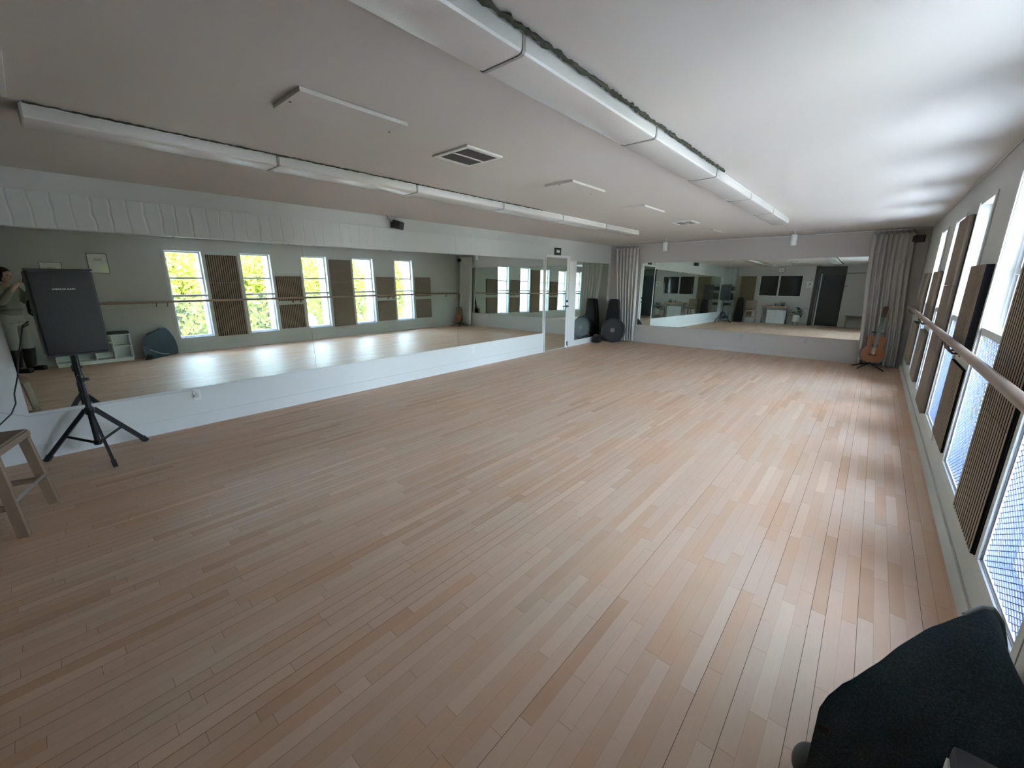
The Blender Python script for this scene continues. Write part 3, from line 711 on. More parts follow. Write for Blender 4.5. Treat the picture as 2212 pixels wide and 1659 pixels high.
q = MB(); q.box(-0.225, 0.225, -0.262, -0.215, 0.60, 0.975, 0.018); q.build('backrest', M['stoolfab'], t, True)
q = MB()
for sx in (-0.18, 0.18): q.bar((sx, -0.238, 0.50), (sx, -0.240, 0.62), 0.028, 0.018)
q.build('back_supports', M['stoolwood'], t)

# ------------------------------------------------------------------ guitar on stand
gt = thing('classical_guitar', 'orange-brown acoustic guitar standing upright before the right curtain', 'guitar', (5.50, 9.60, 0.135), 0.20)
R = Matrix.Rotation(math.radians(-9), 4, 'X') @ Matrix.Rotation(math.radians(5.5), 4, 'Y')
def gout(n=64):
    out = []
    pr = [(0.00, 0.0), (0.01, 0.075), (0.04, 0.130), (0.09, 0.162), (0.14, 0.172), (0.19, 0.165), (0.24, 0.138), (0.275, 0.118), (0.31, 0.113), (0.35, 0.122), (0.39, 0.130), (0.43, 0.126), (0.46, 0.100), (0.478, 0.055), (0.482, 0.0)]
    a = [(w2, z) for z, w2 in pr]; b2 = [(-w2, z) for z, w2 in pr[::-1][1:-1]]; return a+b2
go = gout()
MB().prism(go, 0.003, 0.092, 'y', R).build('body_sides', M['gside'], gt, auto=40)
MB().prism([(u*1.01, 0.241+(v-0.241)*1.008) for u, v in go], -0.002, 0.0028, 'y', R).build('soundboard', M['gtop'], gt)
q = MB(); q.lathe((0, -0.0032, 0.300), [(0.043, 0), (0.043, 0.001)], 24, 'y', R); q.build('sound_hole', M['gdark'], gt)
q = MB(); q.box(-0.060, 0.060, -0.012, -0.0022, 0.125, 0.142, 0.002, R); q.build('bridge', M['gdark'], gt)
q = MB(); q.box(-0.026, 0.026, 0.0, 0.022, 0.482, 0.80, 0.006, R); q.build('neck', M['gside'], gt)
q = MB(); q.box(-0.026, 0.026, -0.007, -0.0005, 0.345, 0.80, 0.001, R); q.build('fretboard', M['gdark'], gt)
q = MB(); q.prism([(-0.028, 0.80), (0.028, 0.80), (0.038, 0.83), (0.036, 0.975), (0.018, 0.99), (-0.018, 0.99), (-0.036, 0.975), (-0.038, 0.83)], 0.004, 0.020, 'y', R); q.build('headstock', M['gside'], gt)
q = MB()
for sx in (-1, 1):
    for k in range(3): q.ball(tuple(R @ Vector((sx*0.048, 0.012, 0.85+0.04*k))), 0.008, n=6)
q.build('tuning_pegs', M['offwhite'], gt)
q = MB()
for k in range(6): q.tube([R @ Vector((-0.020+0.008*k, -0.011, 0.135)), R @ Vector((-0.020+0.008*k, -0.009, 0.80))], 0.0006, 4)
q.build('strings', M['steel'], gt)
gs = thing('guitar_stand', 'black folding stand on the floor under the guitar', 'guitar stand', (5.50, 9.66, 0))
q = MB(); q.tube([(0, 0, 0.10), (0.02, 0.10, 0.45), (0.03, 0.13, 0.66)], 0.011, 8); q.build('upright', M['blackm'], gs, True)
for p in ((-0.24, 0.20), (0.20, -0.16), (-0.16, -0.12)):
    MB().tube([(0, 0, 0.11), (p[0]*.6, p[1]*.6, 0.055), (p[0], p[1], 0.010)], 0.010, 8).build('leg', M['blackm'], gs, True)
q = MB(); q.tube([(-0.13, -0.145, 0.165), (-0.12, -0.13, 0.118), (-0.05, -0.06, 0.100), (0, 0, 0.105), (0.07, -0.05, 0.100), (0.13, -0.115, 0.118), (0.15, -0.130, 0.165)], 0.009, 8); q.build('cradle', M['black'], gs, True)
q = MB(); q.tube([(0.03, 0.13, 0.62), (0.0, 0.08, 0.655), (-0.055, 0.01, 0.66), (-0.060, -0.03, 0.655)], 0.009, 8); q.tube([(0.03, 0.13, 0.62), (0.09, 0.08, 0.64), (0.115, 0.02, 0.625), (0.112, -0.02, 0.62)], 0.009, 8); q.build('neck_yoke', M['black'], gs, True)

# ------------------------------------------------------------------ corner cases and drum
t = thing('guitar_case', 'tall black instrument case standing in the far left corner behind the round drum', 'instrument case', (0.33, 9.835, 0), 0.22)
pr = [(-0.20, 0.02), (-0.17, 0.0), (0.17, 0.0), (0.20, 0.02), (0.205, 0.25), (0.17, 0.52), (0.145, 0.80), (0.115, 1.06), (0.095, 1.085), (-0.095, 1.085), (-0.115, 1.06), (-0.16, 0.80), (-0.19, 0.52), (-0.205, 0.25)]
q = MB(); q.prism(pr, -0.085, 0.085, 'y'); bmesh.ops.bevel(q.b, geom=list(q.b.edges), offset=0.012, segments=2, affect='EDGES'); q.build('shell', M['nylon'], t, True)
q = MB(); q.tube([(0.17, -0.087, 0.66), (0.18, -0.115, 0.64), (0.19, -0.115, 0.52), (0.19, -0.087, 0.50)], 0.009, 8); q.build('handle', M['black'], t, True)
MB().tube([(u*1.003, 0, v) for u, v in pr+[pr[0]]], 0.004, 6, False).build('zip', M['grey'], t)
t = thing('frame_drum', 'round black drum leaning against the curtain in the far left corner', 'drum', (0.47, 9.555, 0.012), 0.12)
R = Matrix.Rotation(math.radians(-10), 4, 'X')
def RL(q, prof, n=48): return q.lathe((0, 0, 0.305), prof, n, 'y', R)
q = MB(); RL(q, [(0.300, -0.05), (0.300, 0.05)]); q.build('shell', M['black'], t, True)
q = MB(); RL(q, [(0.255, -0.066), (0.296, -0.066), (0.308, -0.058), (0.308, -0.040), (0.301, -0.040)]); q.build('hoop', M['blackm'], t, True)
q = MB(); RL(q, [(0.06, -0.0695), (0.25, -0.0675), (0.25, -0.0665)]); q.build('drum_head', M['drumhead'], t, True)
q = MB(); RL(q, [(0.032, -0.072), (0.045, -0.0705), (0.06, -0.0697)], 20); q.build('emblem', M['grey'], t)
q = MB()
for k in range(8):
    a = 2*PI*(k+.3)/8; c = R @ Vector((0.309*math.cos(a), -0.05, 0.305+0.309*math.sin(a))); q.ball(tuple(c), 0.010, n=6)
q.build('lugs', M['chrome'], t)
t = thing('gear_bag', 'grey bag lying on the floor behind the round drum in the corner', 'bag', (0.15, 9.30, 0), 0.1)
q = MB(); q.box(-0.10, 0.10, -0.08, 0.10, 0, 0.16, 0.045); q.build('body', M['nylon'], t, True)
MB().tube([(-0.08, 0.02, 0.168), (-0.06, 0.02, 0.20), (0.03, 0.02, 0.20), (0.05, 0.02, 0.168)], 0.008, 8).build('handle', M['grey'], t, True)

# ------------------------------------------------------------------ right wall behind the camera (seen in the mirror)
def frame_pic(label, y0, y1, z0, z1, txt=True):
    t = thing('framed_notice', label, 'picture', (W, (y0+y1)/2, z0), 0, 'framed notices by the first window'); a = (y1-y0)/2; h = z1-z0
    q = MB(); w2 = 0.010; q.box(-0.020, -0.0005, -a, -a+w2, 0, h); q.box(-0.020, -0.0005, a-w2, a, 0, h); q.box(-0.020, -0.0005, -a+w2, a-w2, 0, w2); q.box(-0.020, -0.0005, -a+w2, a-w2, h-w2, h); q.build('frame', M['grey'], t)
    MB().box(-0.006, -0.0005, -a+w2, a-w2, w2, h-w2).build('sheet', M['paper'], t)
    q = MB()
    for k in range(2 if txt else 1): q.box(-0.0065, -0.0061, -a*0.35, a*0.45, h*0.72-0.02*k, h*0.72-0.02*k+0.006)
    q.build('print', M['ink'], t)
    b = NB('picture_glass_%d' % int(y0*100)); g = b.n('ShaderNodeBsdfGlossy'); g.inputs['Roughness'].default_value = 0; tr = b.n('ShaderNodeBsdfTransparent'); mx = b.n('ShaderNodeMixShader'); fr = b.n('ShaderNodeFresnel'); fr.inputs[0].default_value = 1.6
    geo = b.n('ShaderNodeNewGeometry'); b.put(b.math('MULTIPLY', fr.outputs[0], b.math('SUBTRACT', 1.0, geo.outputs['Backfacing'])), mx.inputs[0]); b.put(tr.outputs[0], mx.inputs[1]); b.put(g.outputs[0], mx.inputs[2]); b.t.links.new(mx.outputs[0], b.out.inputs[0])
    MB().box(-0.016, -0.014, -a+w2, a-w2, w2, h-w2).build('glass', b.m, t); return t
frame_pic('framed notice with a reflected window in its corner, right of the speaker in the mirror', 0.80, 1.085, 1.68, 2.045)
frame_pic('framed notice peeking above the speaker in the mirror', 0.18, 0.46, 1.50, 1.87)
# cube shelf
t = thing('cube_shelf', 'low white cubby shelf against the window wall, seen in the mirror under the speaker', 'shelf', (W-0.27, 0.60, 0)); 
q = MB(); D0, D1 = 0.0, 0.255; Y0, Y1 = -0.53, 0.53; th = 0.018
q.box(D0, D1, Y0, Y1, 0.05, 0.05+th); q.box(D0, D1, Y0, Y1, 0.512, 0.53); q.box(D1-0.006, D1, Y0, Y1, 0.05, 0.53)
for k in range(5): y = Y0+(Y1-Y0-th)*k/4; q.box(D0, D1, y, y+th, 0.05+th, 0.512)
for k in range(4):
    ya2 = Y0+(Y1-Y0)*k/4+th*0.6; yb2 = Y0+(Y1-Y0)*(k+1)/4-th*0.4
    for z in ([0.29] if k == 3 else [0.21, 0.36]): q.box(D0, D1-.006, ya2, yb2, z, z+0.014)
q.build('carcass', M['white'], t)
MB().box(0.01, D1-0.01, Y0+0.01, Y1-0.01, 0, 0.0495).build('plinth', M['white'], t)
MB().box(0.0, D1, Y0, Y1, 0.5305, 0.575, 0.014).build('seat_pad', fabric('grey_pad', (0.09, 0.09, 0.10)), t, True)
# dark bean bag against the window wall: bottom right of the picture and, in the mirror, left of the first window
t = thing('bean_bag', 'large black speckled fabric bean bag in the bottom right corner, against the window wall', 'bean bag', (5.68, 1.585, 0))
def lerpt(tab, x):
    for (a, u), (b2, v) in zip(tab, tab[1:]):
        if x <= b2: k = (x-a)/(b2-a); k = k*k*(3-2*k)*0.5+k*0.5; return u+(v-u)*k
    return tab[-1][1]
ridge = [(0.0, 0.36), (0.03, 0.41), (0.08, 0.445), (0.2, 0.485), (0.35, 0.525), (0.5, 0.565), (0.6, 0.59), (0.69, 0.605), (0.75, 0.59), (0.83, 0.53), (0.92, 0.41), (0.98, 0.28), (1.0, 0.15)]
b = bmesh.new(); A = Vector((-0.235, -0.325, 0)); C = Vector((0.225, 0.285, 0)); Dd = Vector((0.20, -0.24, 0)); NS, NT = 40, 12; top = []; bot = []
for i in range(NS+1):
    sx = i/NS; Q = A.lerp(C, sx); ra, rb = [], []
    for k in range(NT+1):
        tt = k/NT; p = Q.lerp(Dd+(Q-Dd)*0.18, tt); z = lerpt(ridge, sx)*(1-0.22*tt*tt)*(1-0.04*math.sin(PI*tt)); w8 = 0.006*math.sin(11*sx+6*tt)
        ra.append(b.verts.new((p.x+w8, p.y-w8, z))); rb.append(b.verts.new((p.x, p.y, 0)))
    top.append(ra); bot.append(rb)
for i in range(NS):
    for k in range(NT):
        b.faces.new((top[i][k], top[i+1][k], top[i+1][k+1], top[i][k+1])); b.faces.new((bot[i][k], bot[i][k+1], bot[i+1][k+1], bot[i+1][k]))
    for k in (0, NT): b.faces.new((top[i][k], top[i+1][k], bot[i+1][k], bot[i][k]))
for k in range(NT):
    for i in (0, NS): b.faces.new((top[i][k], top[i][k+1], bot[i][k+1], bot[i][k]))
q = MB(); q.b.free(); q.b = b
bo = q.build('body', M['bag'], t, True); bm_ = bo.modifiers.new('soft', 'BEVEL'); bm_.width = 0.012; bm_.segments = 3; bm_.limit_method = 'ANGLE'; bm_.angle_limit = 0.9
q = MB(); q.tube([tuple(A.lerp(C, u)+Vector((0.004, 0, lerpt(ridge, u)+0.003))) for u in (0.60, 0.68, 0.75, 0.83, 0.90, 0.95)], 0.006, 8); q.build('top_piping', M['bagtrim'], t, True)
q = MB(); q.tube([tuple(A.lerp(C, 0.16+0.55*k/8)+Vector((-0.006, 0.004, 0.20-0.155*math.sin(k/8*PI*0.5)))) for k in range(9)], 0.006, 8); q.build('side_piping', M['bagtrim'], t, True)
q = MB(); q.ball((-0.215, -0.245, 0.062), 0.060, (0.9, 1, 1)); q.build('foot', M['black'], t, True)
q = MB(); q.box(-0.232, -0.20, -0.325, -0.27, 0.28, 0.31, 0.006); q.build('side_tab', M['black'], t)
# ------------------------------------------------------------------ back wall (seen in the far mirror)
def dark_window(i, x0, x1):
    w = sempty('window_%d' % i, ((x0+x1)/2, B, 1.20)); a = (x1-x0)/2; h = 0.835
    q = MB(); f = 0.022; q.box(-a-f, a+f, 0.0005, 0.03, -f, 0); q.box(-a-f, a+f, 0.0005, 0.03, h, h+f); q.box(-a-f, -a, 0.0005, 0.03, 0, h); q.box(a, a+f, 0.0005, 0.03, 0, h); q.build('window_frame', M['trim'], w)
    MB().box(-a, a, 0.0005, 0.010, 0, h).build('pane', M['darkglass'], w); return w
dark_window(6, 1.43, 2.10); dark_window(7, 2.165, 2.95)
t = thing('wall_clock', 'white octagonal clock with a thin dark rim above the dark windows', 'clock', (2.15, B, 2.275))
pr = [(0.145*math.cos(PI/8+k*PI/4), 0.135*math.sin(PI/8+k*PI/4)) for k in range(8)]
MB().prism(pr, 0.0005, 0.030, 'y').build('rim', M['ventdark'], t)
MB().prism([(u*.88, v*.88) for u, v in pr], 0.0302, 0.0325, 'y').build('face', M['paper'], t)
q = MB(); q.bar((0, 0.034, 0.0), (0.0, 0.034, 0.085), 0.010, 0.002); q.bar((0, 0.034, 0.0), (0.0, 0.034, -0.06), 0.012, 0.002); q.build('hands', M['ink'], t)
t = thing('poster', 'small white poster with a black emblem beside the alcove', 'poster', (3.21, B, 1.55))
MB().box(-0.10, 0.12, 0.0005, 0.002, 0, 0.26).build('sheet', M['paper'], t)
q = MB(); q.lathe((0.02, 0.0025, 0.16), [(0.028, 0), (0.028, 0.0005)], 20, 'y'); q.lathe((-0.02, 0.0025, 0.12), [(0.014, 0), (0.014, 0.0005)], 12, 'y'); q.box(-0.07, 0.05, 0.0021, 0.0028, 0.04, 0.05); q.build('emblem', M['ink'], t)
q = MB().box(4.40, 4.47, B, B+0.003, 1.60, 1.66); tag(q.build('wall_sticker', M['redprint'], None), 'small faded red sticker on the back wall right of the alcove', 'sticker')
# khaki panels and tan post
for k in range(3):
    t = thing('acoustic_panel', 'khaki felt panel on the back wall, %s of three beside the tall case' % P[k], 'wall panel', (0.95, B, 1.43-0.6*k), 0, 'khaki felt panels on the back wall')
    MB().box(-0.30, 0.30, 0.0125, 0.040, 0.001, 0.599, 0.004).build('face', M['khaki'], t); MB().box(-0.296, 0.296, 0.0125*0+0.0005, 0.0123, 0.003, 0.597).build('backing_board', M['felt'], t)
struct(MB().box(0.50, 0.62, B, B+0.05, 0, 2.06, 0.003).build('trim_13', M['tan']))
# slab console table
t = thing('console_table', 'live-edge wooden slab table on black hairpin legs under the dark windows', 'table', (2.16, -0.86, 0))
n = 26; b = bmesh.new(); ring = []
r = random.Random(4)
for sgn in (1, -1):
    rng = range(n+1) if sgn > 0 else range(n, -1, -1)
    for i in rng:
        x = -0.49+0.98*i/n; y = sgn*(0.19+0.012*math.sin(i*0.9+sgn)+r.uniform(-.006, .006)); ring.append((x, y))
b.free(); MB().prism(ring, 0.705, 0.765, 'z').build('tabletop', M['slab'], t, auto=30)
for sx in (-0.40, 0.40):
    for sy in (-0.14, 0.14):
        q = MB(); q.tube([(sx-0.05*(1 if sx > 0 else -1), sy, 0.703), (sx+(0.045 if sx > 0 else -0.045), sy*1.08, 0.008), (sx+(0.06 if sx > 0 else -0.06), sy*1.10, 0.008), (sx+0.04*(1 if sx > 0 else -1), sy, 0.703)], 0.0065, 8); q.build('leg', M['blackm'], t, True)
t = thing('low_cabinet', 'pale cabinet standing under the slab table', 'cabinet', (2.22, -1.0, 0))
q = MB(); q.box(-0.36, 0.36, -0.095, 0.06, 0, 0.60, 0.004); q.build('body', M['cab'], t)
for sx in (-1, 1): MB().box(sx*0.005, sx*0.352, 0.0605, 0.074, 0.02, 0.58, 0.003).build('door', M['white'], t)
# things on the table
t = thing('succulent_bowl', 'spiky succulent in a dark bowl on the slab table', 'plant', (2.42, -0.86, 0.766))
MB().lathe((0, 0, 0), [(0.035, 0), (0.07, 0.02), (0.10, 0.06), (0.092, 0.06), (0.05, 0.035)], 20).build('bowl', M['black'], t, True)
q = MB(); r = random.Random(2)
for k in range(26):
    a = r.uniform(0, 2*PI); e = r.uniform(0.3, 1.3); ln = r.uniform(0.10, 0.17); dv = Vector((math.cos(a)*math.cos(e), math.sin(a)*math.cos(e), math.sin(e)))
    q.tube([Vector((0, 0, 0.05))+dv*0.01, Vector((0, 0, 0.05))+dv*ln*0.6, Vector((0, 0, 0.05))+dv*ln], [0.009, 0.007, 0.0015], 5)
q.build('leaves', simple('grey_green_succulent', (0.16, 0.20, 0.15), 0.5), t, True)
def bottle(label, x, h2, mat):
    t = thing('small_bottle', label, 'bottle', (x, -0.88, 0.766), 0, 'small bottles on the slab table')
    MB().lathe((0, 0, 0), [(0.020, 0), (0.023, 0.01), (0.023, h2*0.6), (0.010, h2*0.75), (0.010, h2)], 14).build('body', mat, t, True)
    MB().lathe((0, 0, h2), [(0.012, 0), (0.012, 0.015)], 12).build('cap', M['black'], t, True)
bottle('dark little bottle on the slab table, next to the succulent', 2.26, 0.10, M['bronze'])
bottle('dark little bottle on the slab table, near its middle', 2.16, 0.12, M['black'])
t = thing('tray', 'flat dark tray on the left of the slab table', 'tray', (1.93, -0.86, 0.766))
MB().lathe((0, 0, 0), [(0.12, 0), (0.14, 0.008), (0.14, 0.016), (0.132, 0.010), (0.02, 0.006)], 24).build('dish', M['black'], t, True)
# plant in white pot
t = thing('potted_plant', 'dark leafy plant in a round white pot beside the slab table', 'plant', (2.98, -0.80, 0))
MB().lathe((0, 0, 0.14), [(0.115, 0), (0.125, 0.02), (0.135, 0.30), (0.125, 0.30), (0.115, 0.27), (0.02, 0.27)], 28).build('pot', M['pot'], t, True)
q = MB()
for k in range(4): a = PI/4+k*PI/2; q.bar((0.11*math.cos(a), 0.11*math.sin(a), 0), (0.11*math.cos(a), 0.11*math.sin(a), 0.14), 0.02)
q.box(-0.10, 0.10, -0.012, 0.012, 0.118, 0.138); q.box(-0.012, 0.012, -0.10, 0.10, 0.118, 0.138); q.build('stand', M['stoolwood'], t)
q = MB(); r = random.Random(5); stems = MB()
for k in range(34):
    a = r.uniform(0, 2*PI); rad = r.uniform(0.06, 0.27); hh = r.uniform(0.46, 0.78)-rad*0.25; tip = Vector((rad*math.cos(a), rad*math.sin(a)*0.5, hh))
    stems.tube([(0, 0, 0.40), tuple(Vector((0, 0, 0.40)).lerp(tip, 0.5)+Vector((0, 0, 0.05))), tuple(tip)], 0.003, 4)
    dv = Vector((math.cos(a), math.sin(a)*0.4, -0.35)).normalized(); sd2 = dv.cross(Vector((0, 0, 1))).normalized(); ln = r.uniform(0.10, 0.16); wd2 = ln*0.42
    v = [tip, tip+dv*ln*0.35+sd2*wd2, tip+dv*ln*0.8+sd2*wd2*0.6, tip+dv*ln, tip+dv*ln*0.8-sd2*wd2*0.6, tip+dv*ln*0.35-sd2*wd2]; up2 = Vector((0, 0, 0.004))
    A = [q.b.verts.new(p) for p in v]; B2 = [q.b.verts.new(p+up2) for p in v]; q.b.faces.new(A); q.b.faces.new(B2[::-1])
    for i in range(6): q.b.faces.new((A[i], A[(i+1) % 6], B2[(i+1) % 6], B2[i]))
q.build('leaves', M['leaf'], t); stems.build('stems', M['leaf'], t)
# bench at right back
t = thing('bench', 'low dark bench against the back wall right of the dark door', 'bench', (5.02, -0.90, 0))
MB().box(-0.43, 0.43, -0.16, 0.16, 0.44, 0.485, 0.004).build('seat', M['stoolwood'], t)
for sx in (-0.40, 0.37): MB().box(sx, sx+0.03, -0.15, 0.15, 0, 0.4395, 0.003).build('leg', M['stoolwood'], t)
# tall case at back
t = thing('guitar_case', 'tall tapered black case leaning by the khaki panels behind the camera', 'instrument case', (0.76, -0.86, 0), 0.1)
pr = [(-0.17, 0.0), (0.17, 0.0), (0.18, 0.25), (0.15, 0.55), (0.12, 0.95), (0.10, 1.09), (-0.06, 1.09), (-0.10, 0.90), (-0.15, 0.50), (-0.18, 0.25)]
q = MB(); q.prism(pr, -0.08, 0.08, 'y'); bmesh.ops.bevel(q.b, geom=list(q.b.edges), offset=0.014, segments=2, affect='EDGES'); q.build('shell', M['nylon'], t, True)
MB().tube([(0.15, 0.082, 0.62), (0.155, 0.11, 0.60), (0.165, 0.11, 0.48), (0.165, 0.082, 0.46)], 0.008, 8).build('handle', M['black'], t, True)
# kitchen corner
t = thing('wall_cabinet', 'pale grey-green wall cabinet in the back left corner', 'cabinet', (0.24, B, 1.70))
MB().box(-0.235, 0.235, 0.0005, 0.30, 0.0, 0.70, 0.003).build('body', M['cab'], t)
for x0, x1 in ((-0.23, 0.10), (0.105, 0.23)):
    dd = MB().box(x0, x1, 0.3005, 0.318, 0.005, 0.695, 0.003).build('door', M['cab'], t); MB().tube([((x0+x1)/2+.04, 0.319, 0.05), ((x0+x1)/2+.04, 0.335, 0.06), ((x0+x1)/2+.04, 0.335, 0.14), ((x0+x1)/2+.04, 0.319, 0.15)], 0.004, 6).build('handle', M['chrome'], dd)
t = thing('shelf_unit', 'tall white open shelving in the back left corner', 'shelf', (0.245, B+0.17, 0))
q = MB()
for z in (0.06, 0.36, 0.66, 0.95, 1.36, 1.585): q.box(-0.235, 0.235, -0.165, 0.165, z, z+0.02)
for sx in (-0.24, 0.222):
    for sy in (-0.165, 0.145): q.box(sx, sx+0.018, sy, sy+0.02, 0, 1.605)
q.build('frame', M['cab'], t)
def kbox(name, label, cat, x0, x1, z0, h2, mat, grp):
    t = thing(name, label, cat, ((x0+x1)/2, B+0.17, z0), 0, grp); a = (x1-x0)/2
    MB().box(-a, a, -0.13, 0.13, 0.001, h2, 0.006).build('body', mat, t); MB().box(-a+.02, a-.02, 0.1305, 0.136, h2*.2, h2*.8, 0.003).build('front_panel', M['darkglass'], t)
kbox('microwave', 'black microwave on the upper open shelf in the back left corner', 'microwave', 0.06, 0.44, 1.38, 0.19, M['black'], None)
kbox('coffee_machine', 'dark coffee machine on the shelf under the microwave', 'coffee machine', 0.22, 0.42, 0.97, 0.30, M['black'], None)
kbox('storage_box', 'grey storage box on the second shelf of the corner unit', 'box', 0.06, 0.42, 0.68, 0.20, M['cab'], 'storage boxes on the corner shelves')
kbox('storage_box', 'grey storage box on the lowest shelf of the corner unit', 'box', 0.08, 0.40, 0.08, 0.22, M['cab'], 'storage boxes on the corner shelves')

# ------------------------------------------------------------------ the person taking the picture (seen in the left mirror)
pp = thing('person', 'person holding up a phone, dark brown hair, pale trousers and black boots', 'person', (CAM.x+0.262, -0.302, 0), yaw)
# local frame: +y forward (view direction), +x to the right
def skin(name, nodes, edges, mat, root):
    names = list(nodes); me = bpy.data.meshes.new(name); me.from_pydata([nodes[k][:3] for k in names], [(names.index(a), names.index(b)) for a, b in edges], [])
    o = bpy.data.objects.new(name, me); COL.objects.link(o); o.parent = pp
    sk = o.modifiers.new('skin', 'SKIN'); sk.use_smooth_shade = True; o.modifiers.new('sub', 'SUBSURF').levels = 2; o.modifiers['sub'].render_levels = 2
    if not me.skin_vertices: me.attributes
    for i, k in enumerate(names):
        sv = me.skin_vertices[0].data[i]; r = nodes[k][3]; sv.radius = r if isinstance(r, tuple) else (r, r); sv.use_root = k in root
    me.materials.append(mat); return o
hx, hy, hz = 0.075, 0.375, 1.535          # hand positions at the ends of the phone
nd = {'pelvis': (0, 0, 0.96, (0.105, 0.065)), 'waist': (0, 0, 1.08, (0.09, 0.06)), 'chest': (0, 0.03, 1.28, (0.12, 0.08)), 'neckbase': (0, 0.05, 1.44, (0.07, 0.065)), 'neck': (0, 0.065, 1.52, 0.05)}
ed = [('pelvis', 'waist'), ('waist', 'chest'), ('chest', 'neckbase'), ('neckbase', 'neck')]
for sg, c in ((-1, 'l'), (1, 'r')):
    nd.update({'sh'+c: (sg*0.175, 0.04, 1.40, 0.055), 'el'+c: (sg*0.225, 0.12, 1.17, 0.042), 'wr'+c: (sg*(hx+0.045), hy-0.045, hz-0.055, 0.026), 'pa'+c: (sg*(hx+0.020), hy-0.02, hz-0.02, (0.030, 0.018)),
               'hip'+c: (sg*0.10, 0, 0.88, 0.085), 'kn'+c: (sg*0.11, 0.02, 0.50, 0.058), 'an'+c: (sg*0.12, -0.01, 0.09, 0.038), 'to'+c: (sg*0.13, 0.14, 0.035, 0.032)})
    ed += [('chest', 'sh'+c), ('sh'+c, 'el'+c), ('el'+c, 'wr'+c), ('wr'+c, 'pa'+c), ('pelvis', 'hip'+c), ('hip'+c, 'kn'+c), ('kn'+c, 'an'+c), ('an'+c, 'to'+c)]
    for fi in range(4):
        z0 = hz-0.030+0.019*fi; ln = (0.026, 0.030, 0.029, 0.024)[fi]
        k = 'f%d%s' % (fi, c)
        nd.update({k+'a': (sg*(hx+0.022), hy-0.020, z0, 0.0085), k+'b': (sg*(hx+0.016), hy+0.006-0.003, z0+0.002, 0.0080), k+'c': (sg*(hx-0.004), hy+0.0075, z0+0.003, 0.0072), k+'d': (sg*(hx-0.004-ln*0.6), hy+0.0085, z0+0.002, 0.0065)})
        ed += [(k+'a', k+'b'), (k+'b', k+'c'), (k+'c', k+'d')]
    nd.update({'t'+c+'a': (sg*(hx+0.018), hy-0.028, hz-0.030, 0.011), 't'+c+'b': (sg*(hx-0.004), hy-0.028, hz-0.008, 0.0095), 't'+c+'c': (sg*(hx-0.022), hy-0.023, hz+0.006, 0.008)})
    ed += [('t'+c+'a', 't'+c+'b'), ('t'+c+'b', 't'+c+'c')]
roots = ['pelvis']+['f%d%sa' % (f, c) for f in range(4) for c in 'lr']+['tla', 'tra']
skin('body', nd, ed, M['skin'], roots)
def sub(keys, grow, extra=None):
    d2 = {}
    for k in keys:
        x, y, z, r = nd[k]; d2[k] = (x, y, z, tuple(v+grow for v in r) if isinstance(r, tuple) else r+grow)
    if extra: d2.update(extra)
    return d2, [e for e in ed if e[0] in d2 and e[1] in d2]
d2, e2 = sub(['pelvis', 'waist', 'chest', 'neckbase', 'shl', 'shr', 'ell', 'elr'], 0.036, {'hem': (0, 0, 0.86, (0.155, 0.115)), 'wl': (-hx-0.075, hy-0.11, hz-0.125, 0.042), 'wr2': (hx+0.075, hy-0.11, hz-0.125, 0.042)})
skin('shirt', d2, e2+[('pelvis', 'hem'), ('ell', 'wl'), ('elr', 'wr2')], M['shirt'], ['pelvis'])
d2, e2 = sub(['pelvis', 'waist', 'hipl', 'hipr', 'knl', 'knr', 'anl', 'anr'], 0.026); skin('trousers', d2, e2, M['jeans'], ['pelvis'])
for c, sg in (('l', -1), ('r', 1)):
    q = MB(); q.box(sg*0.125-0.047, sg*0.125+0.047, -0.06, 0.20, 0.0, 0.085, 0.03); q.tube([(sg*0.12, -0.01, 0.05), (sg*0.12, -0.01, 0.15), (sg*0.117, 0.0, 0.30), (sg*0.114, 0.005, 0.40)], [0.066, 0.070, 0.086, 0.094], 14); q.build('boot', M['black'], pp, True)
hd = MB(); hd.ball((0, 0.03, 1.625), 1.0, (0.076, 0.098, 0.118), 14)
for v in hd.b.verts:
    if v.co.z < 1.57: v.co.x *= 0.86; v.co.y = 0.03+(v.co.y-0.03)*0.92
hd.ball((0, 0.130, 1.605), 1.0, (0.013, 0.018, 0.024), 6); hd.ball((-0.078, 0.02, 1.61), 1.0, (0.010, 0.020, 0.031), 6); hd.ball((0.078, 0.02, 1.61), 1.0, (0.010, 0.020, 0.031), 6)
ho = hd.build('head', M['skin'], pp, True); ho.location = (0, 0.05, 0.0)
for sg in (-1, 1): MB().ball((sg*0.031, 0.112, 1.632), 1.0, (0.013, 0.010, 0.008), 6).build('eye', M['gdark'], ho, True)
MB().ball((0, 0.119, 1.562), 1.0, (0.024, 0.008, 0.006), 6).build('mouth', M['redprint'], ho, True)
hr = MB(); hr.ball((0, 0.015, 1.648), 1.0, (0.088, 0.108, 0.122), 14)
for v in hr.b.verts:
    if v.co.y > 0.075 and v.co.z < 1.69: v.co.y = 0.075
    if v.co.z < 1.56: v.co.z = 1.56-(1.56-v.co.z)*1.3; v.co.y = min(v.co.y, 0.02)
hro = hr.build('hair', M['hair'], pp, True); hro.location = (0, 0.05, 0.0)
ph = thing('phone', 'dark phone held up level by the person', 'phone', CAM, 0); ph.rotation_euler = m.to_euler()
MB().box(-0.078, 0.078, -0.040, 0.038, 0.004, 0.0115, 0.003).build('body', M['black'], ph, True)
MB().box(-0.074, 0.074, -0.036, 0.034, 0.0117, 0.0121).build('screen', M['darkglass'], ph)

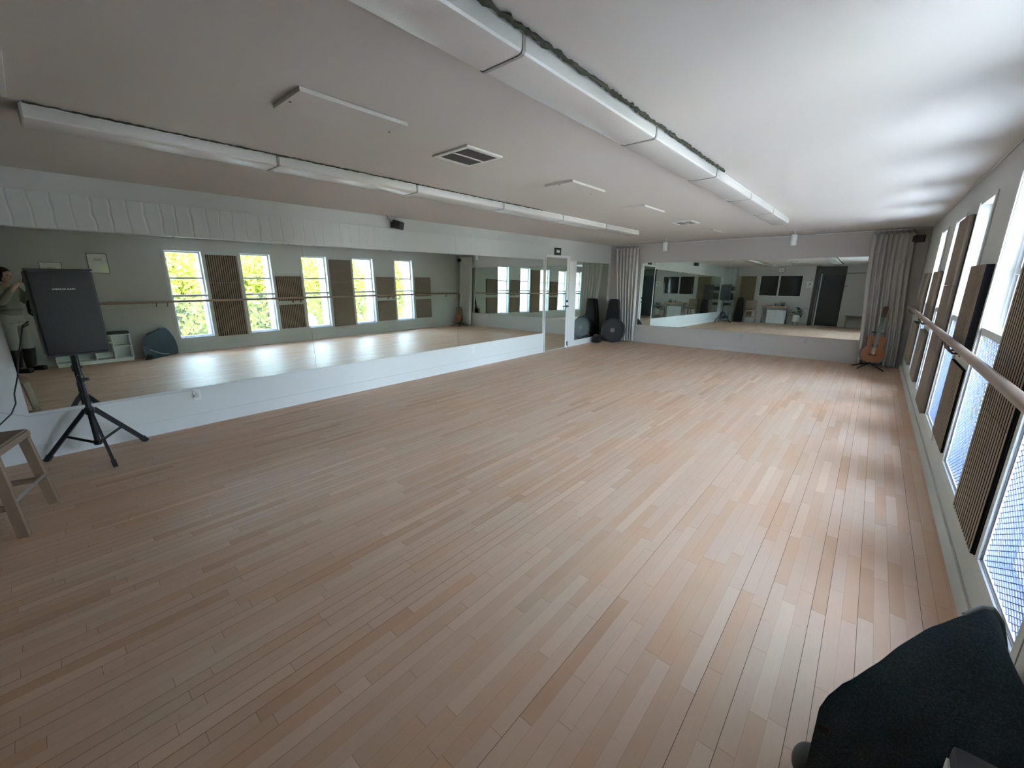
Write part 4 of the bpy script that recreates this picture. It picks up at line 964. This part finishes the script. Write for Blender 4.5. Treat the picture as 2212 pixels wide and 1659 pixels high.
# ------------------------------------------------------------------ outdoors
struct(MB().box(-30, 70, -40, 60, -3.8, -3.5).build('ground', M['ground']))
def tree(label, x, y, h, r, seed, nleaf=5200):
    t = thing('tree', label, 'tree', (x, y, -3.5), 0, 'sunlit trees outside the windows'); rn = random.Random(seed)
    q = MB(); q.tube([(0, 0, 0), (0.1, 0.1, h*0.3), (0.0, 0.25, h*0.55), (0.15, 0.1, h*0.85)], [0.20, 0.15, 0.11, 0.04], 10)
    for k in range(9):
        a = rn.uniform(0, 2*PI); z = h*rn.uniform(0.25, 0.7); q.tube([(0.05, 0.15, z), (math.cos(a)*r*.45, math.sin(a)*r*.45, z+r*.3), (math.cos(a)*r*.85, math.sin(a)*r*.85, z+r*.55)], [0.07, 0.04, 0.015], 6)
    q.build('trunk', M['bark'], t, True)
    vs = []; fs = []
    for k in range(nleaf):
        while True:
            p = Vector((rn.uniform(-1, 1), rn.uniform(-1, 1), rn.uniform(-1, 1)))
            if 0.25 < p.length < 1: break
        lump = 0.85+0.2*math.sin(p.x*7+seed)*math.sin(p.y*6)*math.sin(p.z*7)
        c = Vector((p.x*r*lump, p.y*r*lump, h*0.64+p.z*h*0.34*lump)); s = rn.uniform(0.06, 0.13)
        n2 = Vector((rn.gauss(0, 1), rn.gauss(0, 1), rn.gauss(0.4, 1))).normalized(); u = n2.orthogonal().normalized(); w2 = n2.cross(u); a = rn.uniform(0, 2*PI); u, w2 = u*math.cos(a)+w2*math.sin(a), w2*math.cos(a)-u*math.sin(a)
        i = len(vs); vs += [c-u*s*1.3, c+w2*s*.6, c+u*s*1.3, c-w2*s*.6]; fs.append((i, i+1, i+2, i+3))
    me = bpy.data.meshes.new('foliage'); me.from_pydata(vs, [], fs); me.materials.append(M['foliage']); o = bpy.data.objects.new('foliage', me); COL.objects.link(o); o.parent = t; o['kind'] = 'stuff'
    return t
tl = ['yellow-green tree outside seen through the nearest window', 'yellow-green tree outside seen through the second window',
      'yellow-green tree outside seen through the middle window', 'yellow-green tree outside seen through the fourth window', 'background tree filling the gap behind the nearest two trees', 'background tree rising behind the middle tree']
for i, (x, y, h, r) in enumerate([(13.4, 3.1, 6.6, 1.55), (13.6, 6.3, 6.9, 1.55), (13.6, 9.5, 6.7, 1.55), (15.0, 12.7, 7.0, 1.5), (19.5, 5.2, 8.0, 2.9), (20.5, 11.4, 8.2, 2.9)]):
    tree(tl[i], x, y, h, r, 11+i, 5200 if i < 4 else 6500)
def house(label, x, y, w, dp, h, mat, seed):
    t = thing('house', label, 'building', (x, y, -3.5), 0, 'pale houses across the street'); MB().box(0, dp, -w/2, w/2, 0, h).build('walls', mat, t)
    MB().prism([(-w/2-.3, h), (w/2+.3, h), (w/2+.1, h+.5), (-w/2-.1, h+.5)], -0.3, dp+.3, 'x').build('roof', M['redroof'], t)
    for k in range(int(w//2)):
        for fl in range(2): MB().box(-0.05, 0.0, -w/2+0.7+k*2, -w/2+1.6+k*2, 1.0+fl*2.8, 2.3+fl*2.8).build('window', M['darkglass'], t)
house('white two-storey house with red roof across the street beyond the trees', 25, 19, 12, 8, 6.2, M['facade'], 1)
house('pale house across the street opposite the nearest window', 28, 5, 11, 8, 5.2, M['facade'], 2)
def car(label, x, y, rz):
    t = thing('parked_car', label, 'car', (x, y, -3.5), rz, 'parked white cars')
    pr = [(-2.1, 0.25), (2.1, 0.25), (2.15, 0.7), (1.3, 0.9), (0.7, 1.4), (-1.1, 1.45), (-1.9, 0.95), (-2.15, 0.85)]
    MB().prism(pr, -0.85, 0.85, 'x', Matrix.Rotation(0, 4, 'Z')).build('body', M['car'], t, auto=30)
    MB().prism([(1.2, 0.92), (0.66, 1.34), (-1.05, 1.38), (-1.7, 0.97)], -0.86, 0.86, 'x').build('side_windows', M['darkglass'], t)
    for sy in (-1.35, 1.35):
        for sx in (-0.86, 0.70): MB().lathe((sx, sy, 0.33), [(0.33, 0), (0.33, 0.18)], 20, 'x').build('wheel', M['black'], t, True)
car('white car parked outside below the nearest trees', 10.6, 4.6, 0.0)
car('white car parked outside further along the street', 10.8, 9.8, 0.05)
